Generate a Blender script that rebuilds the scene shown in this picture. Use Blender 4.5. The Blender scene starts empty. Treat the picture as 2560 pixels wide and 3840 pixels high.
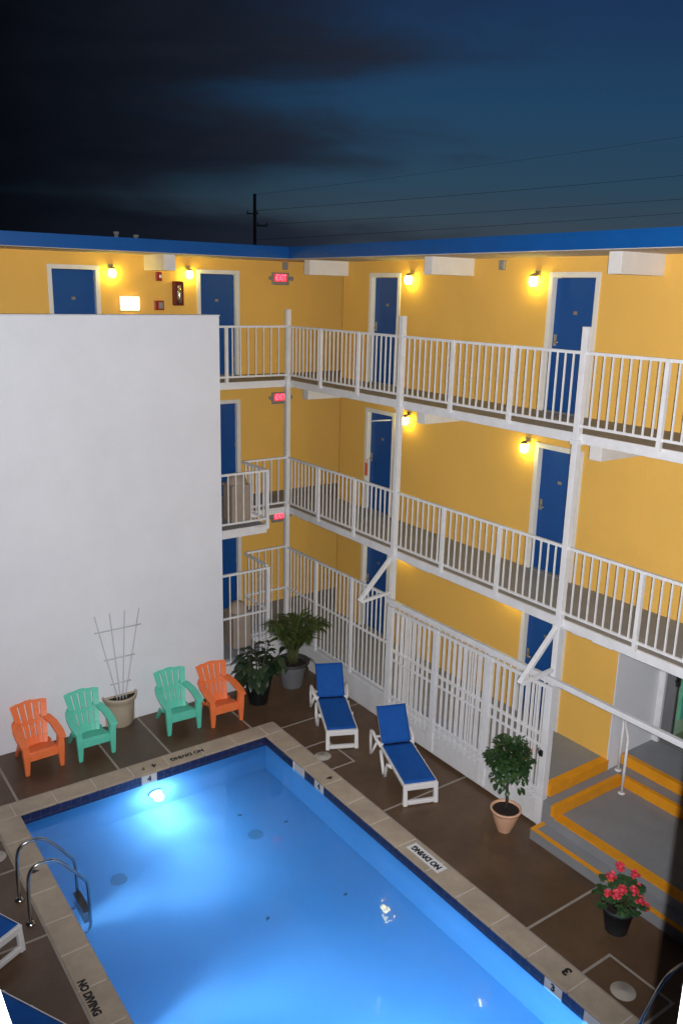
import bpy, bmesh, math, random
from mathutils import Vector, Matrix
random.seed(7)
R = math.radians
scene = bpy.context.scene
COL = scene.collection

# ------------------------------------------------------------------ materials
def nodes(name):
    m = bpy.data.materials.new(name); m.use_nodes = True
    nt = m.node_tree; b = nt.nodes['Principled BSDF']
    return m, nt, b

def mat(name, c, rough=.6, var=.12, scale=3., bump=0., bscale=60., metal=0., spec=.4, spots=0., spotc=None, sscale=1.2, coat=0.):
    """painted / cast surface: two octaves of tone variation, optional stains and fine bump"""
    m, nt, b = nodes(name); N = nt.nodes; L = nt.links
    tc = N.new('ShaderNodeTexCoord')
    n1 = N.new('ShaderNodeTexNoise'); n1.inputs['Scale'].default_value = scale; n1.inputs['Detail'].default_value = 6; n1.inputs['Roughness'].default_value = .65
    L.new(tc.outputs['Object'], n1.inputs['Vector'])
    rp = N.new('ShaderNodeValToRGB'); e = rp.color_ramp.elements
    e[0].position = .3; e[1].position = .7
    e[0].color = [x*(1-var) for x in c]+[1]; e[1].color = [min(1, x*(1+var)) for x in c]+[1]
    L.new(n1.outputs['Fac'], rp.inputs['Fac']); out = rp.outputs['Color']
    if spots > 0:
        n2 = N.new('ShaderNodeTexNoise'); n2.inputs['Scale'].default_value = sscale; n2.inputs['Detail'].default_value = 8; n2.inputs['Roughness'].default_value = .7
        L.new(tc.outputs['Object'], n2.inputs['Vector'])
        r2 = N.new('ShaderNodeValToRGB'); r2.color_ramp.elements[0].position = .52; r2.color_ramp.elements[1].position = .72
        r2.color_ramp.elements[0].color = (0, 0, 0, 1); r2.color_ramp.elements[1].color = (spots, spots, spots, 1)
        L.new(n2.outputs['Fac'], r2.inputs['Fac'])
        mx = N.new('ShaderNodeMix'); mx.data_type = 'RGBA'
        L.new(r2.outputs['Color'], mx.inputs['Factor']); L.new(out, mx.inputs['A']); mx.inputs['B'].default_value = list(spotc)+[1]
        out = mx.outputs['Result']
    L.new(out, b.inputs['Base Color'])
    b.inputs['Roughness'].default_value = rough; b.inputs['Metallic'].default_value = metal
    b.inputs['Specular IOR Level'].default_value = spec; b.inputs['Coat Weight'].default_value = coat
    if bump > 0:
        n3 = N.new('ShaderNodeTexNoise'); n3.inputs['Scale'].default_value = bscale; n3.inputs['Detail'].default_value = 4
        L.new(tc.outputs['Object'], n3.inputs['Vector'])
        bp = N.new('ShaderNodeBump'); bp.inputs['Strength'].default_value = bump; bp.inputs['Distance'].default_value = .01
        L.new(n3.outputs['Fac'], bp.inputs['Height']); L.new(bp.outputs['Normal'], b.inputs['Normal'])
    return m

def emit(name, c, s):
    m, nt, b = nodes(name)
    b.inputs['Base Color'].default_value = list(c)+[1]; b.inputs['Emission Color'].default_value = list(c)+[1]
    b.inputs['Emission Strength'].default_value = s; b.inputs['Roughness'].default_value = .4
    return m

M = {}
M['yellow'] = mat('yellow_stucco', (.8, .468, .1), .85, .035, 1.3, .4, 70, spots=.1, spotc=(.64, .37, .09), sscale=.6)
M['white'] = mat('white_stucco', (.775, .79, .838), .85, .04, .9, .6, 55, spots=.14, spotc=(.68, .68, .69), sscale=.5)
M['wpaint'] = mat('white_gloss_paint', (.72, .72, .74), .42, .07, 5, .05, 40, spots=.25, spotc=(.5, .47, .42), sscale=4)
M['wcurb'] = mat('white_painted_curb', (.66, .66, .67), .7, .08, 2.5, .4, 30, spots=.35, spotc=(.42, .41, .39), sscale=2.2)
M['frame'] = mat('cream_trim_paint', (.74, .71, .64), .45, .05, 6)
M['blue'] = mat('blue_door_paint', (.005, .068, .262), .38, .06, 4)
M['fascia'] = mat('blue_fascia_paint', (.004, .085, .31), .4, .07, 3)
M['beam'] = mat('white_beam_paint', (.7, .68, .66), .7, .05, 4, .1, 50)
M['floor'] = mat('grey_walkway_coating', (.245, .25, .265), .62, .1, 2.2, .1, 60, spots=.3, spotc=(.17, .175, .185), sscale=1.5)
M['stripe'] = mat('safety_yellow_paint', (.76, .31, .012), .55, .1, 4, .1, 60, spots=.3, spotc=(.62, .24, .012), sscale=3)
M['soffit'] = mat('white_soffit', (.66, .6, .55), .8, .05, 3)
M['roofm'] = mat('grey_roofing', (.1, .1, .1), .9, .1, 2)
M['deck'] = mat('brown_stained_concrete', (.104, .06, .034), .4, .34, .9, .2, 30, spots=.7, spotc=(.06, .042, .03), sscale=.8, spec=.45)
M['joint'] = mat('pale_deck_joint', (.33, .29, .25), .8, .12, 8)
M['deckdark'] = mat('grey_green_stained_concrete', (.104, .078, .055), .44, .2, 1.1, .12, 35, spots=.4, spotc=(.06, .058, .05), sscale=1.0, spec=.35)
M['coping'] = mat('tan_coping_concrete', (.41, .335, .255), .75, .16, 2.2, .3, 45, spots=.4, spotc=(.3, .25, .19), sscale=2.5)
M['grout'] = mat('pale_grout', (.55, .5, .45), .85, .08, 10)
M['plaster'] = mat('pool_plaster', (.62, .78, .88), .7, .04, 1.0, .1, 20)
M['drain'] = mat('blue_grey_drain', (.13, .24, .27), .6, .1, 10)
M['trellis'] = mat('greyed_trellis_paint', (.52, .52, .56), .6, .08, 10)
M['lid'] = mat('skimmer_lid_plastic', (.4, .36, .31), .6, .08, 10)
M['black'] = mat('black_lettering', (.012, .012, .013), .6, .1, 20)
M['wtile'] = mat('white_marker_tile', (.7, .7, .72), .25, .04, 20)
M['steel'] = mat('polished_steel', (.46, .44, .42), .24, .04, 6, metal=1.)
M['orange'] = mat('orange_resin', (.88, .2, .06), .42, .05, 8, .05, 30)
M['teal'] = mat('mint_resin', (.125, .6, .44), .42, .05, 8, .05, 30)
M['resin'] = mat('white_resin', (.74, .72, .71), .4, .04, 10)
M['soil'] = mat('potting_soil', (.018, .012, .01), .95, .4, 30, .8, 60)
M['beige'] = mat('beige_planter_resin', (.47, .39, .29), .5, .06, 6)
M['peach'] = mat('peach_terracotta', (.66, .38, .24), .65, .08, 6, .15, 40)
M['blackpot'] = mat('black_plastic', (.009, .01, .011), .35, .1, 8)
M['darkpot'] = mat('charcoal_plastic', (.022, .025, .028), .5, .1, 8)
M['greypot'] = mat('grey_glazed_pot', (.15, .155, .165), .4, .18, 4, .1, 20)
M['rim'] = mat('dark_pot_rim', (.045, .04, .04), .5, .1, 8)
M['bark'] = mat('plant_stem', (.045, .033, .02), .8, .3, 30, .5, 60)
M['gstem'] = mat('green_stem', (.075, .085, .03), .6, .2, 20)
M['bin'] = mat('beige_bin', (.33, .26, .2), .6, .12, 3, spots=.4, spotc=(.17, .11, .08), sscale=3)
M['pole'] = mat('weathered_timber', (.035, .03, .028), .9, .2, 2)
M['wire'] = mat('wire_black', (.02, .02, .022), .7, .1, 2)
M['grey'] = mat('grey_box_metal', (.25, .25, .24), .5, .05, 8)
M['red'] = mat('red_enamel', (.3, .02, .012), .35, .08, 10)
M['dred'] = mat('dark_red_cabinet', (.12, .014, .01), .35, .08, 10)
M['brass'] = mat('worn_brass', (.45, .38, .25), .35, .05, 10, metal=.8)
M['greyframe'] = mat('grey_anodised_frame', (.2, .2, .21), .35, .04, 8, metal=.4)
M['inwall'] = mat('interior_wall', (.74, .76, .6), .8, .04, 2)
M['infloor'] = mat('interior_floor', (.3, .26, .16), .6, .1, 4)
M['aqua'] = mat('aqua_panel', (.16, .7, .56), .6, .04, 4)
M['ground'] = mat('asphalt_ground', (.05, .05, .052), .9, .2, .4)
M['orangetag'] = mat('orange_tag', (.7, .16, .06), .6, .05, 10)

def leafmat(name, a, b_, rough=.45):
    m, nt, b = nodes(name); N = nt.nodes; L = nt.links
    g = N.new('ShaderNodeNewGeometry'); rp = N.new('ShaderNodeValToRGB')
    rp.color_ramp.elements[0].color = list(a)+[1]; rp.color_ramp.elements[1].color = list(b_)+[1]
    L.new(g.outputs['Random Per Island'], rp.inputs['Fac']); L.new(rp.outputs['Color'], b.inputs['Base Color'])
    b.inputs['Roughness'].default_value = rough; b.inputs['Specular IOR Level'].default_value = .4
    return m
M['leafdark'] = leafmat('dark_glossy_leaf', (.008, .022, .012), (.035, .055, .022), .35)
M['leafpalm'] = leafmat('palm_leaflet', (.02, .045, .01), (.085, .11, .025), .5)
M['leaftop'] = leafmat('hibiscus_leaf', (.008, .028, .008), (.034, .072, .018), .42)
M['leafger'] = leafmat('geranium_leaf', (.014, .045, .014), (.05, .11, .04), .5)
M['petal'] = leafmat('coral_petal', (.62, .03, .06), (.85, .09, .12), .6)
M['bloom'] = leafmat('orange_bloom', (.4, .06, .02), (.5, .1, .03), .6)

def fabric():
    m, nt, b = nodes('blue_mesh_sling'); N = nt.nodes; L = nt.links
    tc = N.new('ShaderNodeTexCoord'); w = N.new('ShaderNodeTexWave'); w.inputs['Scale'].default_value = 60; w.bands_direction = 'X'
    w2 = N.new('ShaderNodeTexWave'); w2.inputs['Scale'].default_value = 60; w2.bands_direction = 'Y'
    L.new(tc.outputs['Object'], w.inputs['Vector']); L.new(tc.outputs['Object'], w2.inputs['Vector'])
    mu = N.new('ShaderNodeMath'); mu.operation = 'MULTIPLY'; L.new(w.outputs['Fac'], mu.inputs[0]); L.new(w2.outputs['Fac'], mu.inputs[1])
    n = N.new('ShaderNodeTexNoise'); n.inputs['Scale'].default_value = 5; L.new(tc.outputs['Object'], n.inputs['Vector'])
    rp = N.new('ShaderNodeValToRGB'); rp.color_ramp.elements[0].color = (.006, .065, .29, 1); rp.color_ramp.elements[1].color = (.01, .1, .4, 1)
    ad = N.new('ShaderNodeMath'); ad.operation = 'MULTIPLY_ADD'; ad.inputs[1].default_value = .4; L.new(mu.outputs[0], ad.inputs[0]); L.new(n.outputs['Fac'], ad.inputs[2])
    L.new(ad.outputs[0], rp.inputs['Fac']); L.new(rp.outputs['Color'], b.inputs['Base Color'])
    b.inputs['Roughness'].default_value = .75; b.inputs['Specular IOR Level'].default_value = .2
    bp = N.new('ShaderNodeBump'); bp.inputs['Strength'].default_value = .2; L.new(mu.outputs[0], bp.inputs['Height']); L.new(bp.outputs['Normal'], b.inputs['Normal'])
    return m
M['fabric'] = fabric()

def tiles():
    m, nt, b = nodes('navy_waterline_tile'); N = nt.nodes; L = nt.links
    g = N.new('ShaderNodeNewGeometry'); sp = N.new('ShaderNodeSeparateXYZ'); L.new(g.outputs['Position'], sp.inputs[0])
    ad = N.new('ShaderNodeMath'); L.new(sp.outputs['X'], ad.inputs[0]); L.new(sp.outputs['Y'], ad.inputs[1])
    cb = N.new('ShaderNodeCombineXYZ'); L.new(ad.outputs[0], cb.inputs['X']); L.new(sp.outputs['Z'], cb.inputs['Y'])
    br = N.new('ShaderNodeTexBrick'); br.offset = 0; br.inputs['Scale'].default_value = 1
    br.inputs['Brick Width'].default_value = .152; br.inputs['Row Height'].default_value = .152; br.inputs['Mortar Size'].default_value = .004
    br.inputs['Color1'].default_value = (.008, .012, .06, 1); br.inputs['Color2'].default_value = (.014, .02, .09, 1); br.inputs['Mortar'].default_value = (.09, .09, .13, 1)
    L.new(cb.outputs[0], br.inputs['Vector'])
    n = N.new('ShaderNodeTexNoise'); n.inputs['Scale'].default_value = 18; n.inputs['Detail'].default_value = 3; L.new(cb.outputs[0], n.inputs['Vector'])
    rp = N.new('ShaderNodeValToRGB'); rp.color_ramp.elements[0].position = .56; rp.color_ramp.elements[1].position = .66
    rp.color_ramp.elements[0].color = (0, 0, 0, 1); rp.color_ramp.elements[1].color = (.75, .75, .75, 1)
    L.new(n.outputs['Fac'], rp.inputs['Fac'])
    mx = N.new('ShaderNodeMix'); mx.data_type = 'RGBA'; L.new(rp.outputs['Color'], mx.inputs['Factor']); L.new(br.outputs['Color'], mx.inputs['A']); mx.inputs['B'].default_value = (.09, .085, .13, 1)
    L.new(mx.outputs['Result'], b.inputs['Base Color']); b.inputs['Roughness'].default_value = .3
    return m
M['tile'] = tiles()

def water():
    m = bpy.data.materials.new('pool_water'); m.use_nodes = True; nt = m.node_tree; N = nt.nodes; L = nt.links
    N.remove(N['Principled BSDF']); out = N['Material Output']
    gl = N.new('ShaderNodeBsdfGlass'); gl.inputs['Roughness'].default_value = .0; gl.inputs['IOR'].default_value = 1.33; gl.inputs['Color'].default_value = (1, 1, 1, 1)
    tc = N.new('ShaderNodeTexCoord')
    n = N.new('ShaderNodeTexNoise'); n.inputs['Scale'].default_value = 2.4; n.inputs['Detail'].default_value = 3; n.inputs['Distortion'].default_value = .6
    n2 = N.new('ShaderNodeTexNoise'); n2.inputs['Scale'].default_value = 14; n2.inputs['Detail'].default_value = 2
    L.new(tc.outputs['Object'], n.inputs['Vector']); L.new(tc.outputs['Object'], n2.inputs['Vector'])
    # a return jet ruffles one patch of the surface
    g = N.new('ShaderNodeNewGeometry'); ds = N.new('ShaderNodeVectorMath'); ds.operation = 'DISTANCE'; ds.inputs[1].default_value = (-4.15, -7.6, -.13)
    L.new(g.outputs['Position'], ds.inputs[0])
    mr = N.new('ShaderNodeMapRange'); mr.inputs['From Min'].default_value = .1; mr.inputs['From Max'].default_value = .75; mr.inputs['To Min'].default_value = .4; mr.inputs['To Max'].default_value = .05; mr.interpolation_type = 'SMOOTHSTEP'
    L.new(ds.outputs['Value'], mr.inputs['Value'])
    mu = N.new('ShaderNodeMath'); mu.operation = 'MULTIPLY'; L.new(n2.outputs['Fac'], mu.inputs[0]); L.new(mr.outputs[0], mu.inputs[1])
    ad = N.new('ShaderNodeMath'); ad.operation = 'MULTIPLY_ADD'; ad.inputs[1].default_value = .5; L.new(n.outputs['Fac'], ad.inputs[0]); L.new(mu.outputs[0], ad.inputs[2])
    bp = N.new('ShaderNodeBump'); bp.inputs['Strength'].default_value = .26; bp.inputs['Distance'].default_value = .03
    L.new(ad.outputs[0], bp.inputs['Height']); L.new(bp.outputs['Normal'], gl.inputs['Normal'])
    L.new(gl.outputs[0], out.inputs['Surface']); vol(nt)
    return m
def vol(nt):
    v = nt.nodes.new('ShaderNodeVolumePrincipled'); v.inputs['Color'].default_value = (.62, .85, .99, 1); v.inputs['Density'].default_value = .32; v.inputs['Anisotropy'].default_value = .35
    nt.links.new(v.outputs[0], nt.nodes['Material Output'].inputs['Volume'])
def waterbody():
    m = bpy.data.materials.new('pool_water_body'); m.use_nodes = True; m.node_tree.nodes.remove(m.node_tree.nodes['Principled BSDF']); vol(m.node_tree); return m
M['water'] = water(); M['waterbody'] = waterbody()

def glass():
    m = bpy.data.materials.new('window_glass'); m.use_nodes = True; nt = m.node_tree; N = nt.nodes; L = nt.links
    N.remove(N['Principled BSDF']); out = N['Material Output']
    tr = N.new('ShaderNodeBsdfTransparent'); tr.inputs['Color'].default_value = (.85, .95, .9, 1)
    gl = N.new('ShaderNodeBsdfGlossy'); gl.inputs['Roughness'].default_value = .02
    fr = N.new('ShaderNodeFresnel'); fr.inputs['IOR'].default_value = 1.45
    mx = N.new('ShaderNodeMixShader'); L.new(fr.outputs[0], mx.inputs[0]); L.new(tr.outputs[0], mx.inputs[1]); L.new(gl.outputs[0], mx.inputs[2]); L.new(mx.outputs[0], out.inputs['Surface'])
    return m
M['glass'] = glass()
M['globe'] = emit('lit_lamp_globe', (1, .84, .13), 40)
M['bulk'] = emit('lit_bulkhead_lens', (1, .72, .28), 6)
M['exit'] = emit('lit_exit_letters', (1, .07, .13), 3.4)
M['exitface'] = emit('lit_exit_face', (.8, .06, .07), .6)
M['poollens'] = emit('pool_lamp_lens', (.62, .9, 1), 9)

# ------------------------------------------------------------------ mesh builder
class MB:
    def __init__(s): s.bm = bmesh.new(); s.mi = 0
    def face(s, vs):
        try:
            f = s.bm.faces.new(vs); f.material_index = s.mi; return f
        except ValueError: return None
    def quad(s, *p): return s.face([s.bm.verts.new(Vector(q)) for q in p])
    def hexa(s, a, b):
        """a, b: matching closed outlines (bottom, top)"""
        A = [s.bm.verts.new(Vector(p)) for p in a]; B = [s.bm.verts.new(Vector(p)) for p in b]; n = len(A)
        s.face(A[::-1]); s.face(B)
        for i in range(n): s.face([A[i], A[(i+1) % n], B[(i+1) % n], B[i]])
    def box(s, x0, x1, y0, y1, z0, z1):
        x0, x1 = min(x0, x1), max(x0, x1); y0, y1 = min(y0, y1), max(y0, y1)
        s.hexa([(x0, y0, z0), (x1, y0, z0), (x1, y1, z0), (x0, y1, z0)], [(x0, y0, z1), (x1, y0, z1), (x1, y1, z1), (x0, y1, z1)])
    def bar(s, p, q, w, h, up=(0, 0, 1)):
        """rectangular bar from p to q"""
        p, q = Vector(p), Vector(q); d = (q-p).normalized(); u = Vector(up)
        if abs(d.dot(u)) > .98: u = Vector((0, 1, 0))
        r = d.cross(u).normalized(); u = r.cross(d)
        o = [(-w/2, -h/2), (w/2, -h/2), (w/2, h/2), (-w/2, h/2)]
        s.hexa([p+r*a+u*b for a, b in o], [q+r*a+u*b for a, b in o])
    def tube(s, pts, rad, seg=10, cap=True):
        pts = [Vector(p) for p in pts]; n = len(pts)
        if not isinstance(rad, (list, tuple)): rad = [rad]*n
        ref = None; rings = []
        for i, p in enumerate(pts):
            d = (pts[min(i+1, n-1)]-pts[max(i-1, 0)]).normalized()
            if ref is None: ref = Vector((0, 0, 1)) if abs(d.z) < .9 else Vector((1, 0, 0))
            r = d.cross(ref).normalized(); ref = r.cross(d).normalized()
            rings.append([s.bm.verts.new(p+(r*math.cos(t)+ref*math.sin(t))*rad[i]) for t in [2*math.pi*k/seg for k in range(seg)]])
        for a, b in zip(rings, rings[1:]):
            for k in range(seg):
                f = s.face([a[k], a[(k+1) % seg], b[(k+1) % seg], b[k]])
                if f: f.smooth = True
        if cap: s.face(rings[0][::-1]); s.face(rings[-1])
    def lathe(s, prof, c=(0, 0, 0), seg=32, a0=0., a1=2*math.pi, flute=0., nfl=24):
        c = Vector(c); full = abs(a1-a0-2*math.pi) < 1e-6; n = seg if full else seg+1; rings = []
        for r, z in prof:
            rings.append([s.bm.verts.new(c+Vector((r*(1+flute*math.cos(nfl*t))*math.cos(t), r*(1+flute*math.cos(nfl*t))*math.sin(t), z))) for t in [a0+(a1-a0)*k/seg for k in range(n)]])
        for a, b in zip(rings, rings[1:]):
            for k in range(n if full else n-1):
                f = s.face([a[k], a[(k+1) % n], b[(k+1) % n], b[k]])
                if f: f.smooth = True
        if not full:
            s.face([r[0] for r in rings]); s.face([r[-1] for r in rings][::-1])
        return rings
    def disc(s, c, r, seg=24, a0=0., a1=2*math.pi):
        c = Vector(c); s.face([s.bm.verts.new(c+Vector((r*math.cos(t), r*math.sin(t), 0))) for t in [a0+(a1-a0)*k/seg for k in range(seg if abs(a1-a0-2*math.pi) < 1e-6 else seg+1)]])
    def ball(s, c, r, sx=1, sy=1, sz=1, u=14, v=9):
        c = Vector(c); rings = []
        for j in range(1, v):
            p = math.pi*j/v
            rings.append([s.bm.verts.new(c+Vector((r*sx*math.sin(p)*math.cos(t), r*sy*math.sin(p)*math.sin(t), r*sz*math.cos(p)))) for t in [2*math.pi*k/u for k in range(u)]])
        t = s.bm.verts.new(c+Vector((0, 0, r*sz))); b = s.bm.verts.new(c-Vector((0, 0, r*sz)))
        for a, q in zip(rings, rings[1:]):
            for k in range(u):
                f = s.face([a[k], q[k], q[(k+1) % u], a[(k+1) % u]]); f.smooth = True
        for k in range(u):
            f = s.face([t, rings[0][k], rings[0][(k+1) % u]]); f.smooth = True
            f = s.face([b, rings[-1][(k+1) % u], rings[-1][k]]); f.smooth = True
    def leaf(s, base, d, length, width, droop=.3, fold=.25, n=4, shape=(.55, 1, .75, .02), up=(0, 0, 1)):
        """curved blade with a folded midrib"""
        p = Vector(base); d = Vector(d).normalized(); up = Vector(up); side = d.cross(up)
        if side.length < .05: side = d.cross(Vector((1, 0, 0)))
        side.normalize(); st = length/n; prev = None
        for i in range(n+1):
            w = width*.5*([.12]+list(shape))[i]; nn = side.cross(d).normalized()
            row = [s.bm.verts.new(p-side*w+nn*w*fold), s.bm.verts.new(p), s.bm.verts.new(p+side*w+nn*w*fold)]
            if prev:
                for k in (0, 1):
                    f = s.face([prev[k], prev[k+1], row[k+1], row[k]]); f.smooth = True
            prev = row
            d = (d-Vector((0, 0, 1))*droop*(i+1)/n*.6).normalized(); p = p+d*st
    def build(s, name, mats, parent=None, org=(0, 0, 0), bevel=0., seg=2, smooth=False):
        if not isinstance(mats, (list, tuple)): mats = [mats]
        me = bpy.data.meshes.new(name); bmesh.ops.translate(s.bm, verts=s.bm.verts, vec=-Vector(org))
        bmesh.ops.recalc_face_normals(s.bm, faces=s.bm.faces)
        s.bm.to_mesh(me); s.bm.free()
        for m in mats: me.materials.append(m)
        if smooth:
            for p in me.polygons: p.use_smooth = True
        o = bpy.data.objects.new(name, me); COL.objects.link(o)
        if parent: o.parent = parent
        if bevel > 0:
            b = o.modifiers.new('bevel', 'BEVEL'); b.width = bevel; b.segments = seg; b.limit_method = 'ANGLE'; b.angle_limit = R(40)
        return o

def tag(o, label=None, cat=None, group=None, kind=None):
    if label: o['label'] = label
    if cat: o['category'] = cat
    if group: o['group'] = group
    if kind: o['kind'] = kind
    return o
def thing(name, label, cat, loc=(0, 0, 0), rz=0., group=None):
    o = bpy.data.objects.new(name, None); COL.objects.link(o); o.location = loc; o.rotation_euler = (0, 0, rz); o.empty_display_size = .1
    return tag(o, label, cat, group)
def copy_tree(o, parent=None):
    c = o.copy(); COL.objects.link(c)
    if parent: c.parent = parent
    for ch in list(o.children): copy_tree(ch, c)
    return c
def text_mesh(name, txt, size, m, parent, loc, xdir, ydir, sx=1., bold=.012, emb=None, align='CENTER', ext=.001):
    cu = bpy.data.curves.new(name, 'FONT'); cu.body = txt; cu.size = size; cu.align_x = align; cu.align_y = 'CENTER'; cu.offset = bold*size; cu.extrude = ext; cu.resolution_u = 3
    t = bpy.data.objects.new(name, cu); COL.objects.link(t)
    dg = bpy.context.evaluated_depsgraph_get(); me = bpy.data.meshes.new_from_object(t.evaluated_get(dg))
    bpy.data.objects.remove(t); bpy.data.curves.remove(cu)
    x = Vector(xdir).normalized(); y = Vector(ydir).normalized(); z = x.cross(y)
    mt = Matrix((x*sx, y, z)).transposed().to_4x4(); mt.translation = Vector(loc)
    me.transform(mt); me.materials.clear(); me.materials.append(m); me.name = name
    o = bpy.data.objects.new(name, me); COL.objects.link(o)
    if parent: o.parent = parent
    return o

# ------------------------------------------------------------------ levels and lines of the place (metres)
Z1, Z2, Z3 = .68, 3.279, 5.879
D = 1.325                      # walkway depth, to the room walls
P1, P2, P3 = -3.556, -7.238, -10.9
H = 1.066                      # rail height
SL = .125                      # slab edge
SOF, RTOP = 8.2, 8.405
XW = -2.0                      # right end of the white wall
YW = -.962                     # its face

# ------------------------------------------------------------------ ground and deck
g = MB()
for a in ((-400, 400, -400, -20), (-400, 400, 20, 400), (-400, -20, -20, 20), (20, 400, -20, 20)): g.quad((a[0], a[2], -.05), (a[1], a[2], -.05), (a[1], a[3], -.05), (a[0], a[3], -.05))
tag(g.build('ground', M['ground']), kind='structure')

PX0, PX1, PY0, PY1 = -6.37, -2.13, -2.78, -12.6      # pool inner edge
CW = .33
d = MB()
def dq(x0, x1, y0, y1, z=0., mi=0):
    d.mi = mi; d.quad((x0, y0, z), (x1, y0, z), (x1, y1, z), (x0, y1, z))
ox0, ox1, oy0 = PX0-CW, PX1+CW, PY0+CW
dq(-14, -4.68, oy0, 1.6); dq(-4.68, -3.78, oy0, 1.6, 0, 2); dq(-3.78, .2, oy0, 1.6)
dq(-14, ox0, -15, oy0); dq(ox1, .2, -15, oy0); dq(ox0, ox1, -15, PY1-CW)
jw = .018
for x in (-2.225, -3.78, -4.68, -6.275): dq(x-jw, x+jw, oy0, YW, .004, 1)
for y in (-2.72, -5.69, -8.6, -11.5): dq(ox1, 0, y-jw, y+jw, .004, 1)
dq(-14, ox0, oy0-.02, oy0+.02, .004, 1)
for y in (-3.25, -4.0, -5.42, -7.9): dq(-14, ox0, y-jw, y+jw, .004, 1)
dq(ox1, ox1+.025, -14, oy0, .005, 1); dq(ox0, ox1, oy0, oy0+.025, .005, 1); dq(ox0-.025, ox0, -14, oy0, .005, 1)
for (ya, yb, xa) in ((-3.52, -4.32, -1.33), (-9.45, -10.3, -1.28)):
    for y in (ya, yb): dq(ox1, xa, y-jw, y+jw, .006, 1)
    dq(xa-jw, xa+jw, yb-jw, ya+jw, .007, 1)
tag(d.build('pool_deck', [M['deck'], M['joint'], M['deckdark']]), kind='structure')

# ------------------------------------------------------------------ swimming pool
pool = thing('swimming_pool', 'rectangular blue lit swimming pool with tan coping and navy waterline tiles', 'swimming pool', (-4.25, -7.7, 0))
PO = (-4.25, -7.7, 0)
WL = -.175
LZ = -.6
zf0, zf1 = -1.11, -.92
b = MB()
ty = -.215
b.quad((PX0, PY0, zf0), (PX1, PY0, zf0), (PX1, PY1, zf1), (PX0, PY1, zf1))
b.quad((PX0, PY0, zf0), (PX1, PY0, zf0), (PX1, PY0, ty), (PX0, PY0, ty))
b.quad((PX0, PY1, zf1), (PX1, PY1, zf1), (PX1, PY1, ty), (PX0, PY1, ty))
b.quad((PX0, PY0, zf0), (PX0, PY1, zf1), (PX0, PY1, ty), (PX0, PY0, ty))
b.quad((PX1, PY0, zf0), (PX1, PY1, zf1), (PX1, PY1, ty), (PX1, PY0, ty))
basin = b.build('basin', M['plaster'], pool, PO)
b = MB(); t0 = -.022
b.quad((PX0, PY0, ty), (PX1, PY0, ty), (PX1, PY0, t0), (PX0, PY0, t0)); b.quad((PX0, PY1, ty), (PX1, PY1, ty), (PX1, PY1, t0), (PX0, PY1, t0))
b.quad((PX0, PY0, ty), (PX0, PY1, ty), (PX0, PY1, t0), (PX0, PY0, t0)); b.quad((PX1, PY0, ty), (PX1, PY1, ty), (PX1, PY1, t0), (PX1, PY0, t0))
b.build('waterline_tile', M['tile'], pool, PO)
b = MB()                                            # coping blocks with open joints over a grout bed
LIP = .03; ct = .018
def blocks(x0, x1, y0, y1, along, n, bow=0):
    for k in range(n):
        a = k/n; e = (k+1)/n; gj = .005
        if along == 'x': b.box(x0+(x1-x0)*a+gj, x0+(x1-x0)*e-gj, y0, y1, t0, ct)
        else: b.box(x0, x1, y0+(y1-y0)*a-gj, y0+(y1-y0)*e+gj, t0, ct)
blocks(PX0-LIP-.0, PX1+LIP, PY0-LIP, oy0, 'x', 7)
blocks(ox0, PX0+LIP, PY0-LIP-.003, PY1, 'y', 16); blocks(PX1-LIP, ox1, PY0-LIP-.003, PY1, 'y', 16)
b.box(ox0, PX0-LIP-.003, PY0-LIP, oy0, t0, ct); b.box(PX1+LIP+.003, ox1, PY0-LIP, oy0, t0, ct)
blocks(ox0, ox1, PY1-CW, PY1-.003, 'x', 8)
b.build('coping', M['coping'], pool, PO, bevel=.014, seg=2)
b = MB()
for q in ((ox0, ox1, PY0, oy0), (ox0, PX0, PY1, PY0), (PX1, ox1, PY1, PY0)): b.box(q[0]+.004, q[1]-.004, q[2]+.004, q[3]-.004, t0-.02, ct-.006)
b.build('joint_grout', M['grout'], pool, PO)
# markers on the coping and tiles
b = MB(); b.box(-2.045, -1.865, -7.22, -6.56, ct+.001, ct+.004); b.build('marker_plate', M['wtile'], pool, PO)
def ptext(*a, **k):
    o = text_mesh(*a, **k); o.data.transform(Matrix.Translation(-Vector(PO))); return o
ptext('no_diving_lettering', 'NO DIVING', .125, M['black'], pool, (-1.955, -6.89, ct+.006), (0, 1, 0), (-1, 0, 0), sx=.86, bold=.055)
ptext('no_diving_lettering', 'NO DIVING', .125, M['black'], pool, (-6.625, -6.63, ct+.003), (0, -1, 0), (1, 0, 0), sx=.86, bold=.055)
ptext('no_diving_lettering', 'NO DIVING', .12, M['black'], pool, (-3.58, -2.645, ct+.003), (-1, 0, 0), (0, -1, 0), sx=.95, bold=.05)
ptext('depth_number', '4', .14, M['black'], pool, (-4.17, -2.645, ct+.003), (-1, 0, 0), (0, -1, 0), bold=.05)
ptext('depth_number', 'F', .11, M['black'], pool, (-4.36, -2.645, ct+.003), (-1, 0, 0), (0, -1, 0), bold=.02)
ptext('depth_number', '4', .14, M['black'], pool, (-1.96, -4.53, ct+.003), (0, 1, 0), (-1, 0, 0), bold=.05)
ptext('depth_number', '3', .17, M['black'], pool, (-1.92, -9.34, ct+.003), (0, 1, 0), (-1, 0, 0), bold=.05)
ptext('depth_number', '4', .14, M['black'], pool, (-6.53, -4.2, ct+.003), (0, -1, 0), (1, 0, 0), bold=.05)
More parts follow.
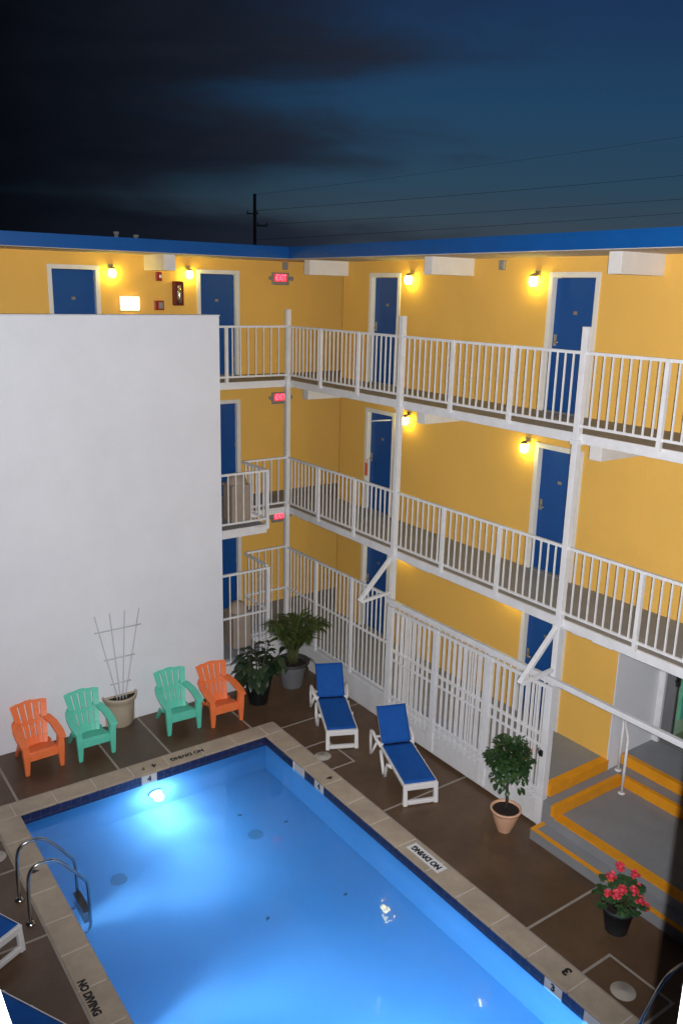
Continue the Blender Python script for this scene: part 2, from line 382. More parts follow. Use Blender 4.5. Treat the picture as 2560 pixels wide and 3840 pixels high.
for (x, y, ax, ch) in ((-4.31, PY0-.003, 'x', '4'), (PX1-.003, -4.47, 'y', '4'), (PX1-.003, -9.33, 'y', '3')):
    b = MB()
    if ax == 'x': b.box(x-.13, x+.13, y-.001, y+.002, ty+.002, t0)
    else: b.box(x-.001, x+.002, y-.13, y+.13, ty+.002, t0)
    b.build('depth_marker_tile', M['wtile'], pool, PO)
    if ax == 'x': ptext('depth_number', ch, .13, M['black'], pool, (x, y-.004, -.11), (1, 0, 0), (0, 0, 1), bold=.05)
    else: ptext('depth_number', ch, .13, M['black'], pool, (x-.004, y, -.11), (0, -1, 0), (0, 0, 1), bold=.05)
for y in (-3.87, -9.95):
    b = MB(); b.box(PX1-.004, PX1-.002, y-.15, y+.15, ty-.02, t0-.001); b.box(PX1-.016, PX1-.004, y-.17, y-.15, ty-.03, t0-.001); b.box(PX1-.016, PX1-.004, y+.15, y+.17, ty-.03, t0-.001)
    b.build('skimmer_mouth', M['wtile'], pool, PO)
for x, y, z in ((-5.35, -4.1, None), (-3.2, -4.3, None)):
    z = zf0+(zf1-zf0)*(PY0-y)/(PY0-PY1)
    b = MB(); b.lathe([(.001, .012), (.1, .01), (.12, .005)], (x, y, z)); b.build('floor_drain', M['drain'], pool, PO)
b = MB(); b.tube([(-4.22, PY0-.001, LZ), (-4.22, PY0-.03, LZ)], .115, 24); b.build('lamp_ring', M['wtile'], pool, PO)
b = MB(); b.tube([(-4.22, PY0-.031, LZ), (-4.22, PY0-.04, LZ)], .095, 24); b.build('underwater_lamp', M['poollens'], pool, PO)

b = MB(); e = .002                                   # one closed body of faintly cloudy water
A_ = [(PX0+e, PY1+e), (PX1-e, PY1+e), (PX1-e, PY0-e), (PX0+e, PY0-e)]; zb_ = [zf1+.004, zf1+.004, zf0+.004, zf0+.004]
lo = [b.bm.verts.new((x, y, z)) for (x, y), z in zip(A_, zb_)]; hi = [b.bm.verts.new((x, y, WL)) for x, y in A_]
b.mi = 0; b.face(hi); b.mi = 1; b.face(lo[::-1])
for i in range(4): b.face([lo[i], lo[(i+1) % 4], hi[(i+1) % 4], hi[i]])
tag(b.build('water', [M['water'], M['waterbody']]), kind='structure')
# small leaves drifting on the water / lying on the floor
for i, (x, y, z) in enumerate(((-3.22, -3.72, 0), (-2.69, -4.3, 0), (-2.86, -6.2, 0), (-4.0, -6.0, 0))):
    z = zf0+(zf1-zf0)*(PY0-y)/(PY0-PY1)
    b = MB(); b.leaf((x, y, z+.02), (1, .4*i-.5, .05), .09, .05, .1); tag(b.build('fallen_leaf', M['bark']), ['small dark leaf sunk in the pool nearest the far wall', 'small dark leaf sunk near the right pool wall', 'dark leaf lying off the NO DIVING coping on the right', 'faint dark leaf on the pool floor near the pool middle'][i], 'leaf', 'leaves sunk in the pool')

# skimmer lids on the deck
for x, y, lab in ((-1.675, -3.9, 'round tan skimmer lid in a jointed square by the nearer foot of the far lounger'), (-1.6, -9.88, 'round tan skimmer lid in a jointed square near the 3 marker'), (-6.88, -3.6, 'round tan skimmer lid on the left deck above the pool ladder')):
    b = MB(); b.lathe([(.001, .007), (.028, .008), (.03, .006), (.137, .006), (.142, .001)], (0, 0, 0), 32); o = b.build('skimmer_lid', M['lid']); o.location = (x, y, .003); tag(o, lab, 'pool lid', 'skimmer lids in the deck')

# ------------------------------------------------------------------ the motel
mot = thing('motel_building', 'three storey yellow motel with blue doors, white balconies and blue roof edge', 'motel', (0, 0, 0))
def part(b, name, m, **k): return b.build(name, m, k.pop('parent', mot), (0, 0, 0), **k)
XE, YE, XL = 9., -14., -11.
def punched(b, along, a0, a1, t0_, t1_, z0, z1, holes):
    """wall slab with door openings; holes = (centre, floor level)"""
    lv = sorted({z0, z1} | {z for _, z in holes} | {z+2.03 for _, z in holes})
    for za, zb in zip(lv, lv[1:]):
        cuts = sorted(c for c, z in holes if z <= za+1e-6 and zb <= z+2.03+1e-6); a = a0
        for c in cuts+[None]:
            e = a1 if c is None else c-.414
            if along == 'x': b.box(a, e, t0_, t1_, za, zb)
            else: b.box(t0_, t1_, a, e, za, zb)
            if c is not None: a = c+.414
b = MB(); punched(b, 'x', XL, 7, D, D+.2, 0, SOF, [(-3.74, Z3), (-.84, Z3), (-.84, Z2), (-.84, Z1)]); part(b, 'wall', M['yellow'])                               # wall of the wing facing the viewer
b = MB(); punched(b, 'y', -7.3, .05, D, D+.2, 0, SOF, [(y, z) for z in (Z1, Z2, Z3) for y in (-1.33, -5.84)]); b.box(D, D+.2, YE, -7.3, Z2-SL, SOF); b.box(D+.2, 7, -.15, .05, 0, SOF); part(b, 'wall', M['yellow'])
b = MB(); b.box(D, 2.52, -7.318, -7.302, 0, Z2-SL-.003); part(b, 'wall', M['white'])                    # white side wall of the entrance recess
b = MB(); b.box(D-.004, D+.012, -7.42, -7.395, Z2, SOF-.01); part(b, 'conduit', M['yellow'])
b = MB()
b.box(0, XE, YE, 0, SOF, RTOP-.012); b.box(XL, XE, 0, 9, SOF, RTOP-.012)
part(b, 'roof', M['roofm'])
b = MB(); b.box(.02, D, YE, 0, SOF-.012, SOF-.002); b.box(XL, 7, .02, D, SOF-.012, SOF-.002); part(b, 'soffit', M['soffit'])
b = MB(); b.box(-.03, 0, YE, -.03, SOF-.006, RTOP); b.box(XL, 0, -.03, 0, SOF-.006, RTOP); b.box(-.045, -.03, YE, -.045, RTOP-.03, RTOP+.004); b.box(XL, -.03, -.045, -.03, RTOP-.03, RTOP+.004); 
for i in range(5): y = -1.4-i*2.6; b.box(-.034, -.03, y-.02, y+.02, SOF-.004, RTOP-.031)
for i in range(4): x = -1.7-i*2.6; b.box(x-.02, x+.02, -.034, -.03, SOF-.004, RTOP-.031)
part(b, 'fascia', M['fascia'])
for z in (Z2, Z3):
    b = MB(); b.mi = 0
    b.box(.02, D, YE, 0, z-SL+.01, z); b.box(XL, D+5.6, .02, D, z-SL+.01, z)
    if z == Z2: b.box(-9, -1.08, YW+.02, .02, z-SL+.012, z+.001); b.box(D+.2, 4.6, YE, -7.3, z-SL+.01, z-.02)
    part(b, 'balcony_floor', M['floor'])
    b = MB(); b.box(-.01, .02, YE, -.01, z-SL, z+.006)
    if z == Z2:
        b.box(-1.05, .0, -.01, .02, z-SL, z+.006); b.box(-1.08, -1.05, YW, .02, z-SL, z+.006); b.box(XW, -1.08, YW-.02, YW+.01, z-SL-.03, z+.006); b.box(-1.35, -1.08, YW-.05, YW-.02, z-SL-.02, z-.01)
    else: b.box(XL, 0, -.01, .02, z-SL, z+.006)
    part(b, 'slab_edge', M['wpaint'])
for zt in (SOF, Z3-SL, Z2-SL):
    zb = {SOF: 7.91, Z3-SL: 5.48, Z2-SL: 2.93}[zt]
    for y in (-.02, -3.61, -7.22, -10.85):
        b = MB(); b.box(.4, D+.001, y-.1, y+.1, zb, zt-.002); part(b, 'beam', M['beam'], bevel=.006)
    if zt == SOF:
        for x in (-2.28, -5.9):
            b = MB(); b.box(x-.11, x+.11, .4, D+.001, zb, zt-.002); part(b, 'beam', M['beam'], bevel=.006)
    if zt == Z2-SL:
        for y in (-4.25, -7.9):
            b = MB(); b.box(.05, .22, y-.16, y+.16, zt-.05, zt-.002); part(b, 'bracket_plate', M['wpaint'], bevel=.01)

# walkway of the ground floor
b = MB(); b.box(.03, D, -7.3, D, 0, Z1); b.box(XL, 7, .0, D, 0, Z1-.001); b.box(-9, -1.03, YW+.03, .0, 0, Z1-.002); b.box(1.68, 5, YE, -7.32, 0, Z1-.003); b.box(D+.001, 7, .05, D-.001, 0, Z1-.004); part(b, 'walkway', M['floor'])

# doors
def make_door():
    b = MB(); b.box(-.395, .395, .075, .115, .012, 2.0)
    dr = b.build('door', M['blue'], mot)
    b = MB()
    for x in (-.475, .395): b.box(x, x+.08, -.025, .03 if False else 0, 0, 2.09)
    b.box(-.395, .395, -.025, 0, 2.01, 2.09)
    for x in (-.413, .395): b.box(x, x+.018, .0005, .15, 0, 2.01)
    b.box(-.413, .413, .0005, .15, 2.01, 2.028)
    b.build('door_frame', M['frame'], dr, bevel=.005)
    b = MB(); b.box(-.365, -.315, .067, .075, 1.0, 1.17); b.tube([(-.34, .067, 1.06), (-.34, .02, 1.06), (-.34, .018, 1.06), (-.24, .018, 1.06)], .011, 8); b.build('handle', M['brass'], dr)
    b = MB(); b.box(-.035, .035, .071, .075, 1.475, 1.525); b.build('number_plate', M['brass'], dr)
    b = MB(); b.box(-.395, .395, -.03, .074, 0, .014); b.build('threshold', M['grey'], dr)
    for z in (.25, 1.05, 1.8): b = MB(); b.tube([(.388, .068, z), (.388, .068, z+.1)], .009, 8); b.build('hinge', M['brass'], dr)
    return dr
door0 = make_door(); first = True
doors = [(-3.74, D, Z3, 0), (-.84, D, Z3, 0), (-.84, D, Z2, 0), (-.84, D, Z1, 0)]
for z in (Z3, Z2, Z1): doors += [(D, -1.33, z, -90), (D, -5.84, z, -90)]
for x, y, z, a in doors:
    o = door0 if first else copy_tree(door0, mot); first = False
    o.location = (x, y, z); o.rotation_euler = (0, 0, R(a))
    if (y, z) == (-1.33, Z2):
        b = MB(); b.tube([(.3, .07, 1.93), (.3, -.05, 1.93), (-.05, -.15, 1.88), (-.1, -.15, 1.85)], .014, 8); b.build('door_closer', M['wpaint'], o)

# balcony posts
def post(x, y, z0, z1, w=.09):
    b = MB(); b.box(x-w/2, x+w/2, y-w/2, y+w/2, z0, z1); b.box(x-w/2-.004, x+w/2+.004, y-w/2-.004, y+w/2+.004, z1, z1+.008)
    for z in (Z2, Z3):
        if z0 < z < z1: b.box(x-w/2-.02, x+w/2+.02, y-w/2-.02, y+w/2+.02, z-SL-.012, z-SL+.05)
    part(b, 'post', M['wpaint'], bevel=.006)
for y in (0, P1, P2, P3): post(-.03, y if y else -.03, 0 if y else .55, Z3+1.365)

def railing(b, p, q, z0, zt, mids=(), sub=None, pitch=.132, skip_ends=.0, bal=.02, lift=.11, n=None):
    """top rail, bottom rail, balusters and stouter sub-posts between p and q"""
    p = Vector((p[0], p[1], 0)); q = Vector((q[0], q[1], 0)); d = (q-p); Ln = d.length; d.normalize()
    up = Vector((0, 0, 1)); s = d.cross(up)
    b.bar(p+up*(zt-.02), q+up*(zt-.02), .045, .04); b.bar(p+up*(z0+lift), q+up*(z0+lift), .03, .035)
    for m in mids: b.bar(p+up*m, q+up*m, .03, .035)
    subs = sub or []
    k = n or max(2, round(Ln/pitch))
    for i in range(1, k):
        t = Ln*i/k
        if any(abs(t-u) < .05 for u in subs): continue
        c = p+d*t; b.bar(c+up*(z0+lift), c+up*(zt-.03), bal, bal, tuple(s))
    for u in subs:
        c = p+d*u+s*.012; b.bar(c+up*(z0-.03), c+up*(zt-.002), .055, .055, tuple(s))
ys = [-.03, P1, P2, P3]
for z in (Z2, Z3):
    for a, e in zip(ys, ys[1:]):
        L_ = a-e; b = MB(); railing(b, (-.03, a-.045), (-.03, e+.045), z, z+H, sub=[L_/3-.045, 2*L_/3-.045], n=27); part(b, 'railing', M['wpaint'])
b = MB(); railing(b, (-.075, -.03), (XW-.6, -.03), Z3, Z3+H, sub=[1.3], pitch=.17); part(b, 'railing', M['wpaint'])
b = MB(); railing(b, (-.075, -.03), (-1.06, -.03), Z2, Z2+H, pitch=.165); part(b, 'railing', M['wpaint'])
b = MB(); railing(b, (-1.06, -.03), (-1.04, YW+.02), Z2, Z2+H, pitch=.14); b.box(-1.07, -1.01, YW-.02, YW+.04, Z2-.09, Z2+H); part(b, 'railing', M['wpaint'])
b = MB(); railing(b, (-1.07, YW+.01), (XW-.02, YW+.01), Z2, Z2+H, pitch=.165); part(b, 'railing', M['wpaint'])

# plumbing vents on the roof
for x, y, h, lab in ((-2.27, 3., .24, 'taller of two grey vent pipes on the left roof'), (-1.85, 3., .2, 'shorter of two grey vent pipes on the left roof, nearer the corner'), (4.66, 3., .26, 'single small vent pipe beyond the right roof edge')):
    b = MB(); b.tube([(0, 0, 0), (0, 0, h)], .045, 12); b.tube([(0, 0, h), (0, 0, h+.05)], .06, 12); o = b.build('vent_pipe', M['grey']); o.location = (x, y, RTOP-.012); tag(o, lab, 'vent pipe', 'vent pipes on the roof')

# storefront of the entrance recess
sf = thing('storefront', 'grey framed glass entrance beside the white recess wall at lower right', 'storefront', (2.52, -7.4, Z1))
SO = (2.52, -7.4, Z1)
b = MB(); b.box(2.45, 2.53, -7.42, -7.32, Z1, Z2-SL-.01); b.build('corner_trim', M['wpaint'], sf, SO)
b = MB(); b.box(2.5, 2.58, -7.6, -7.42, Z1, Z2-SL-.01); b.box(2.5, 2.58, YE, -7.6, Z1, Z1+.16); b.box(2.5, 2.58, YE, -7.6, 2.85, Z2-SL-.01)
for y in (-9.0, -10.6): b.box(2.5, 2.58, y-.05, y+.05, Z1+.16, 2.85)
b.build('window_frame', M['greyframe'], sf, SO)
b = MB(); b.box(2.535, 2.545, YE, -7.6, Z1+.16, 2.85); b.build('pane', M['glass'], sf, SO)
b = MB(); b.box(2.44, 2.5, -7.66, -7.61, 1.75, 1.95); b.tube([(2.46, -7.635, 1.85), (2.4, -7.635, 1.85)], .02, 8); b.build('lock', M['blackpot'], sf, SO)
b = MB(); b.box(4.6, 4.65, YE, -7.3, Z1, Z2-SL); b.box(2.6, 4.6, -7.45, -7.42, Z1, Z2-SL-.01); b.build('interior_wall', M['inwall'], sf, SO)
b = MB(); b.box(2.6, 4.58, YE, -7.46, Z1, Z1+.02); b.build('interior_floor', M['infloor'], sf, SO)
b = MB(); b.box(2.88, 4.4, -7.5, -7.46, Z1+.3, 2.7); b.build('aqua_panel', M['aqua'], sf, SO)

# ------------------------------------------------------------------ white wall in front of the stair
w = MB(); w.box(-8.6, XW, YW, YW+.2, 0, 7.152); w.box(-8.62, XW+.012, YW-.012, YW+.212, 7.152, 7.172)
ww = w.build('white_wall', M['white'], None, (-5, YW, 0), bevel=.008); ww.location = (-5, YW, 0); tag(ww, 'tall blank white stucco wall behind the orange and mint chairs', 'wall')
stair = thing('staircase', 'grey staircase hidden behind the tall white wall', 'stairs', (-5, -.4, 0))
for z0, z1 in ((Z1, Z2),):
    n = 14
    for k in range(n):
        b = MB(); x = -2.4-k*.27; z = z0+(z1-z0)*(k+1)/n; b.box(x-.3, x, YW+.22, -.06, z-.05, z); b.build('tread', M['floor'], stair, (-5, -.4, 0))
    b = MB()
    for y in (YW+.24, -.08): b.bar((-2.35, y, z0), (-2.4-n*.27, y, z1-.1), .04, .22)
    b.build('stringer', M['wpaint'], stair, (-5, -.4, 0))

# beige bins at the stair head, one per floor
for z, lab in ((Z2, 'beige dome topped bin on the middle floor landing behind white bars'), (Z1, 'beige dome topped bin on the ground floor behind white bars')):
    t = thing('trash_bin', lab, 'bin', (-1.4, -.42, z), 0, 'beige bins at the stair landing')
    b = MB(); b.box(-.2, .2, -.2, .2, 0, .72); b.build('bin_body', M['bin'], t, bevel=.03, seg=3)
    b = MB(); b.ball((0, 0, .72), .205, 1, 1, 1.1, 20, 12); b.box(-.205, .205, -.205, .205, .69, .735); b.build('lid', M['bin'], t)

# ------------------------------------------------------------------ curb wall, fences, gate
cu = MB(); cu.box(-.06, .03, P1-.06, -.06, 0, .53); cu.box(-.06, .03, P2-.1, P1-.06, 0, .43); cu.box(-1.06, -.06, -.06, .0, 0, .56); cu.box(-1.06, -1.0, YW-.03, -.06, 0, .56); cu.box(XW, -1.06, YW-.03, YW+.03, 0, .56)
cw = cu.build('curb_wall', M['wcurb'], bevel=.012); tag(cw, 'low white painted curb wall under the ground floor fence', 'low wall')

def fence(name, label, group, runs, posts, org):
    t = thing(name, label, 'fence', org, 0, group)
    for r in runs:
        b = MB(); railing(b, *r[0], **r[1]); b.build('rail_panel', M['wpaint'], t, org)
    for x, y, z0, z1, w_ in posts:
        b = MB(); b.box(x-w_/2, x+w_/2, y-w_/2, y+w_/2, z0, z1); b.build('post', M['wpaint'], t, org, bevel=.005)
    return t
fence('picket_fence', 'tall white bar fence on the curb behind the far lounger, with one middle rail', 'white bar fences', [(((-.03, -.08), (-.03, P1+.05), .54, 2.44), dict(mids=(1.53,), sub=[1.1, 2.3], n=27, lift=.06))], [], (-.03, -1.8, .52))
fence('picket_fence', 'white bar fence directly behind the sliding gate panels', 'white bar fences', [(((.0, P1-.05), (.0, P2+.05), .43, 2.3), dict(mids=(1.43,), sub=[1.18, 2.37], n=27, lift=.03))], [], (0, -5.4, .52))
fence('picket_fence', 'short white bar fence round the stair foot, behind the dark leafy pot', 'white bar fences',
      [(((-1.03, YW), (XW-.02, YW), .56, 2.42), dict(mids=(1.53,), pitch=.17, lift=.06)), (((-1.03, -.06), (-1.03, YW+.03), .56, 2.46), dict(mids=(1.53,), pitch=.14, lift=.06)), (((-.08, -.03), (-1.0, -.03), .56, 2.46), dict(mids=(1.53,), pitch=.165, lift=.06))],
      [(-1.03, YW, .0, 2.43, .07)], (-1.2, -.5, .56))

GX = -.115
gate = thing('sliding_gate', 'white sliding gate of close upright bars between two braced posts', 'gate', (GX, -5.4, .05))
GO = (GX, -5.4, .05)
gys = [P1-.1, -4.86, -6.08, P2-.02]
for y, w_ in zip(gys, (.15, .12, .14, .12)):
    b = MB(); b.box(GX-.035, GX+.025, y-w_/2, y+w_/2, .1, 2.3); b.build('gate_post', M['wpaint'], gate, GO, bevel=.006)
for k, (a, e) in enumerate(zip(gys, gys[1:])):
    b = MB(); s0, s1 = a-.07, e+.07; n = 9
    for z, h in ((2.26, .05), (1.5, .035), (1.33, .03), (.62, .04), (.5, .03)): b.box(GX-.02, GX+.015, s1, s0, z-h/2, z+h/2)
    for i in range(1, n):
        y = s0+(s1-s0)*i/n; b.box(GX-.016, GX+.012, y-.016, y+.016, .4, 2.26)
    b.build('bar_panel', M['wpaint'], gate, GO)
b = MB(); b.box(GX-.01, GX+.008, gys[-1], gys[0], .06, .42)
for i in range(30): y = gys[0]+(gys[-1]-gys[0])*(i+.5)/30; b.box(GX-.0125, GX-.0101, y-.012, y+.012, .09, .39)
b.build('kick_board', M['wcurb'], gate, GO, bevel=.004)
b = MB(); b.tube([(GX+.005, P2+.02, 1.28), (GX-.06, P2+.05, 1.3), (GX-.08, P2+.02, 1.24), (GX-.04, P2, 1.2)], .008, 6); b.box(GX-.07, GX-.04, P2-.03, P2+.02, 1.2, 1.29); b.build('padlock_chain', M['blackpot'], gate, GO)
tr = thing('gate_track', 'long white overhead rail running above the gate and on past the steps', 'rail', (-.1, -7, 2.4))
b = MB(); b.box(-.165, -.09, P3, P1, 2.36, 2.44); b.build('track_beam', M['wpaint'], tr, (-.1, -7, 2.4), bevel=.008)
b = MB(); b.box(-.088, -.0, P2, P1, 2.33, 2.36)
for i in range(9): b.box(-.08, -.02, P1-.3-i*.4, P1-.36-i*.4, 2.36, 2.4)
b.build('guide_rail', M['wpaint'], tr, (-.1, -7, 2.4))
for y, lab in ((P1, 'white triangular bracket on the post left of the gate'), (P2, 'white triangular bracket on the post right of the gate'), (P3, 'white triangular bracket on a post out past the steps')):
    if y == P3: continue
    t = thing('post_bracket', lab, 'bracket', (-.03, y, 2.5), 0, 'triangular brackets on the posts'); o_ = (-.03, y, 2.5)
    b = MB(); b.bar((-.08, y, 3.17), (-.75, y, 2.49), .07, .06); b.build('strut', M['wpaint'], t, o_, bevel=.005)
    b = MB(); b.bar((-.08, y-.003, 2.53), (-.71, y-.003, 2.475), .06, .05); b.build('arm', M['wpaint'], t, o_, bevel=.005)

# ------------------------------------------------------------------ entrance steps
st = thing('entrance_steps', 'grey painted entrance steps with yellow edges beside the topiary pot', 'steps', (.5, -9, 0)); SO2 = (.5, -9, 0)
b = MB(); b.box(-.4, -.14, YE, -7.37, 0, .17); b.build('step', M['floor'], st, SO2)
b = MB(); b.box(-.14, 1.38, YE, -7.565, 0, .34); b.build('step', M['floor'], st, SO2)
b = MB(); b.box(-.14, 1.38, -7.565, -7.34, 0, .51); b.box(1.38, 1.66, YE, -7.33, 0, .51); b.build('step', M['floor'], st, SO2)
q = .003
b = MB()
def stripe(x0, x1, y0, y1, z0, z1): b.box(x0, x1, y0, y1, z0, z1)
stripe(-.4-q, -.335, YE, -7.37, .17-.012, .17+q); stripe(-.335, -.14, -7.44, -7.37+q, .17-.012, .17+q); b.build('yellow_edge', M['stripe'], st, SO2)
b = MB(); stripe(-.14-q, .035, YE, -7.66, .34-.012, .34+q); b.build('yellow_edge', M['stripe'], st, SO2)
b = MB(); stripe(-.14-q, 1.38-q, -7.565-q, -7.49, .51-.17+.006, .51+q); stripe(-.14-q, .035, -7.66, -7.565-q, .34-.012, .34+q); b.build('yellow_edge', M['stripe'], st, SO2)
b = MB(); stripe(1.38-q, 1.45, YE, -7.565, .345, .51+q); b.build('yellow_edge', M['stripe'], st, SO2)
b = MB(); stripe(.0, D, -7.34-q, -7.2, .515, Z1+q); b.build('yellow_edge', M['stripe'], st, SO2)
b = MB(); stripe(1.66-q, 1.75, YE, -7.335, .515, Z1+q); b.build('yellow_edge', M['stripe'], st, SO2)
hr = thing('step_handrail', 'short white tube handrail standing on the grey steps', 'handrail', (1.35, -7.56, .34)); HO = (1.35, -7.56, .34)
for (x, y, z0, z1) in ((1.47, -7.43, .51, 1.42), (1.22, -7.7, .34, 1.25)):
    b = MB(); b.tube([(x, y, z0), (x, y, z1)], .022, 12); b.lathe([(.055, 0), (.055, .012), (.022, .014)], (x, y, z0+.001), 16); b.build('handrail_post', M['wpaint'], hr, HO)
b = MB(); b.tube([(1.22, -7.7, 1.24), (1.235, -7.685, 1.27), (1.455, -7.445, 1.43), (1.47, -7.43, 1.42)], .023, 12); b.build('top_tube', M['wpaint'], hr, HO)

# ------------------------------------------------------------------ wall fittings
def wall_lamp(x, y, z, a, lab):
    t = thing('wall_lamp', lab, 'wall lamp', (x, y, z), R(a), 'lit wall lamps beside the doors')
    b = MB(); b.box(-.045, .045, -.02, 0, .05, .16); b.build('back_plate', M['brass'], t)
    b = MB(); b.lathe([(.001, .115), (.035, .11), (.055, .085), (.057, .07)], (0, -.1, 0), 20); b.tube([(0, -.02, .1), (0, -.1, .11)], .015, 8); b.build('cap', M['brass'], t)
    b = MB(); b.lathe([(.045, .07), (.06, .05), (.066, 0), (.06, -.05), (.035, -.075), (.001, -.08)], (0, -.1, 0), 20); b.build('globe', M['globe'], t)
wall_lamp(-3.05, D, 7.84, 0, 'lit wall lamp right of the leftmost top floor door')
wall_lamp(-1.5, D, 7.86, 0, 'lit wall lamp between the extinguisher cabinet and the second door')
wall_lamp(D, -2.12, 7.84, -90, 'lit top floor wall lamp right of the door nearest the corner')
wall_lamp(D, -5.12, 7.83, -90, 'lit top floor wall lamp left of the rightmost door')
wall_lamp(D, -2.2, 5.28, -90, 'lit middle floor wall lamp half hidden by a white post')
wall_lamp(D, -5.2, 5.25, -90, 'lit middle floor wall lamp left of the right hand door')
wall_lamp(D, -2.2, 2.72, -90, 'lit ground floor wall lamp under the slab near the left bracket')
wall_lamp(D, -5.15, 2.76, -90, 'lit ground floor wall lamp under the slab near the right bracket')
t = thing('bulkhead_light', 'bright rectangular wall light above the white wall top', 'wall light', (-2.71, D, 7.3))
b = MB(); b.box(-.2, .2, -.03, 0, -.14, .14); b.build('housing', M['frame'], t, bevel=.02)
b = MB(); b.box(-.18, .18, -.07, -.03, -.12, .12); b.build('lens', M['bulk'], t, bevel=.025, seg=3)
for z, lab in ((7.85, 'lit red EXIT sign with two lamp heads, top floor corner'), (5.36, 'lit red EXIT sign, middle floor, partly behind the corner post'), (2.7, 'lit red EXIT sign, ground floor, seen past the landing')):
    t = thing('exit_sign', lab, 'exit sign', (.6, D, z), 0, 'red exit signs by the corner')
    b = MB(); b.box(-.2, .2, -.05, 0, -.14, .11); b.build('housing', M['grey'], t, bevel=.01)
    b = MB(); b.box(-.165, .14, -.056, -.05, -.075, .085); b.build('face', M['exitface'], t)
    text_mesh('lettering', 'EXIT', .17, M['exit'], t, (.0, -.058, .004), (1, 0, 0), (0, 0, 1), sx=.72, bold=.02)
    b = MB(); b.hexa([(-.145, -.06, .0), (-.115, -.06, .05), (-.115, -.06, -.05)], [(-.145, -.057, .0), (-.115, -.057, .05), (-.115, -.057, -.05)]); b.build('arrow', M['exit'], t)
    for x in (-.24, .25):
        b = MB(); b.tube([(x, -.01, 0), (x, -.07, -.005)], [.035, .05], 14); b.build('lamp_head', M['grey'], t)
for x, y, z, a, lab in ((.71, D, 8.1, 0, 'small grey box on the wall above the top exit sign'), (D, -4.38, 8.08, -90, 'small grey box under the soffit left of the right lamp')):
    b = MB(); b.box(-.055, .055, -.06, 0, -.075, .075); b.tube([(0, -.06, 0), (0, -.075, 0)], .035, 12); o = b.build('junction_box', M['grey'], bevel=.01); o.location = (x, y, z); o.rotation_euler = (0, 0, R(a)); tag(o, lab, 'wall box', 'small grey wall boxes')
t = thing('fire_alarm', 'small red fire alarm box under the white beam end', 'fire alarm', (-2.11, D, 7.81))
b = MB(); b.box(-.06, .06, -.04, 0, -.085, .085); b.build('housing', M['red'], t, bevel=.008)
b = MB(); b.box(.0, .045, -.055, -.04, -.03, .03); b.build('strobe', M['wtile'], t, bevel=.006)
t = thing('alarm_pull_station', 'dark red pull station low on the wall beside the extinguisher', 'pull station', (-2.12, D, 7.27))
b = MB(); b.box(-.095, .095, -.045, 0, -.09, .09); b.build('housing', M['red'], t, bevel=.008)
b = MB(); b.box(-.02, .07, -.055, -.045, -.06, .06); b.build('pull_plate', M['grey'], t, bevel=.004)
t = thing('extinguisher_cabinet', 'dark red fire extinguisher cabinet left of the second door', 'extinguisher', (-1.74, D, 7.5))
b = MB(); b.box(-.1, .1, -.12, 0, -.23, .23); b.build('cabinet', M['dred'], t, bevel=.02, seg=3)
b = MB(); b.lathe([(.001, .1), (.03, .09), (.045, .05), (.045, -.17), (.03, -.19)], (0, -.125, 0), 18); b.build('extinguisher', M['steel'], t)
b = MB(); b.box(-.035, .035, -.15, -.12, .1, .15); b.build('extinguisher_valve', M['brass'], t, bevel=.008)
t = thing('door_hanger', 'orange paper tag hanging from the middle floor door handle', 'door tag', (D-.09, -1.03, Z2+.72))
b = MB(); b.box(-.004, .004, -.045, .045, 0, .26); b.build('card', M['orangetag'], t)
b = MB(); b.tube([(0, 0, .26), (.01, -.02, .32), (0, 0, .345)], .008, 6); b.build('loop', M['orangetag'], t)

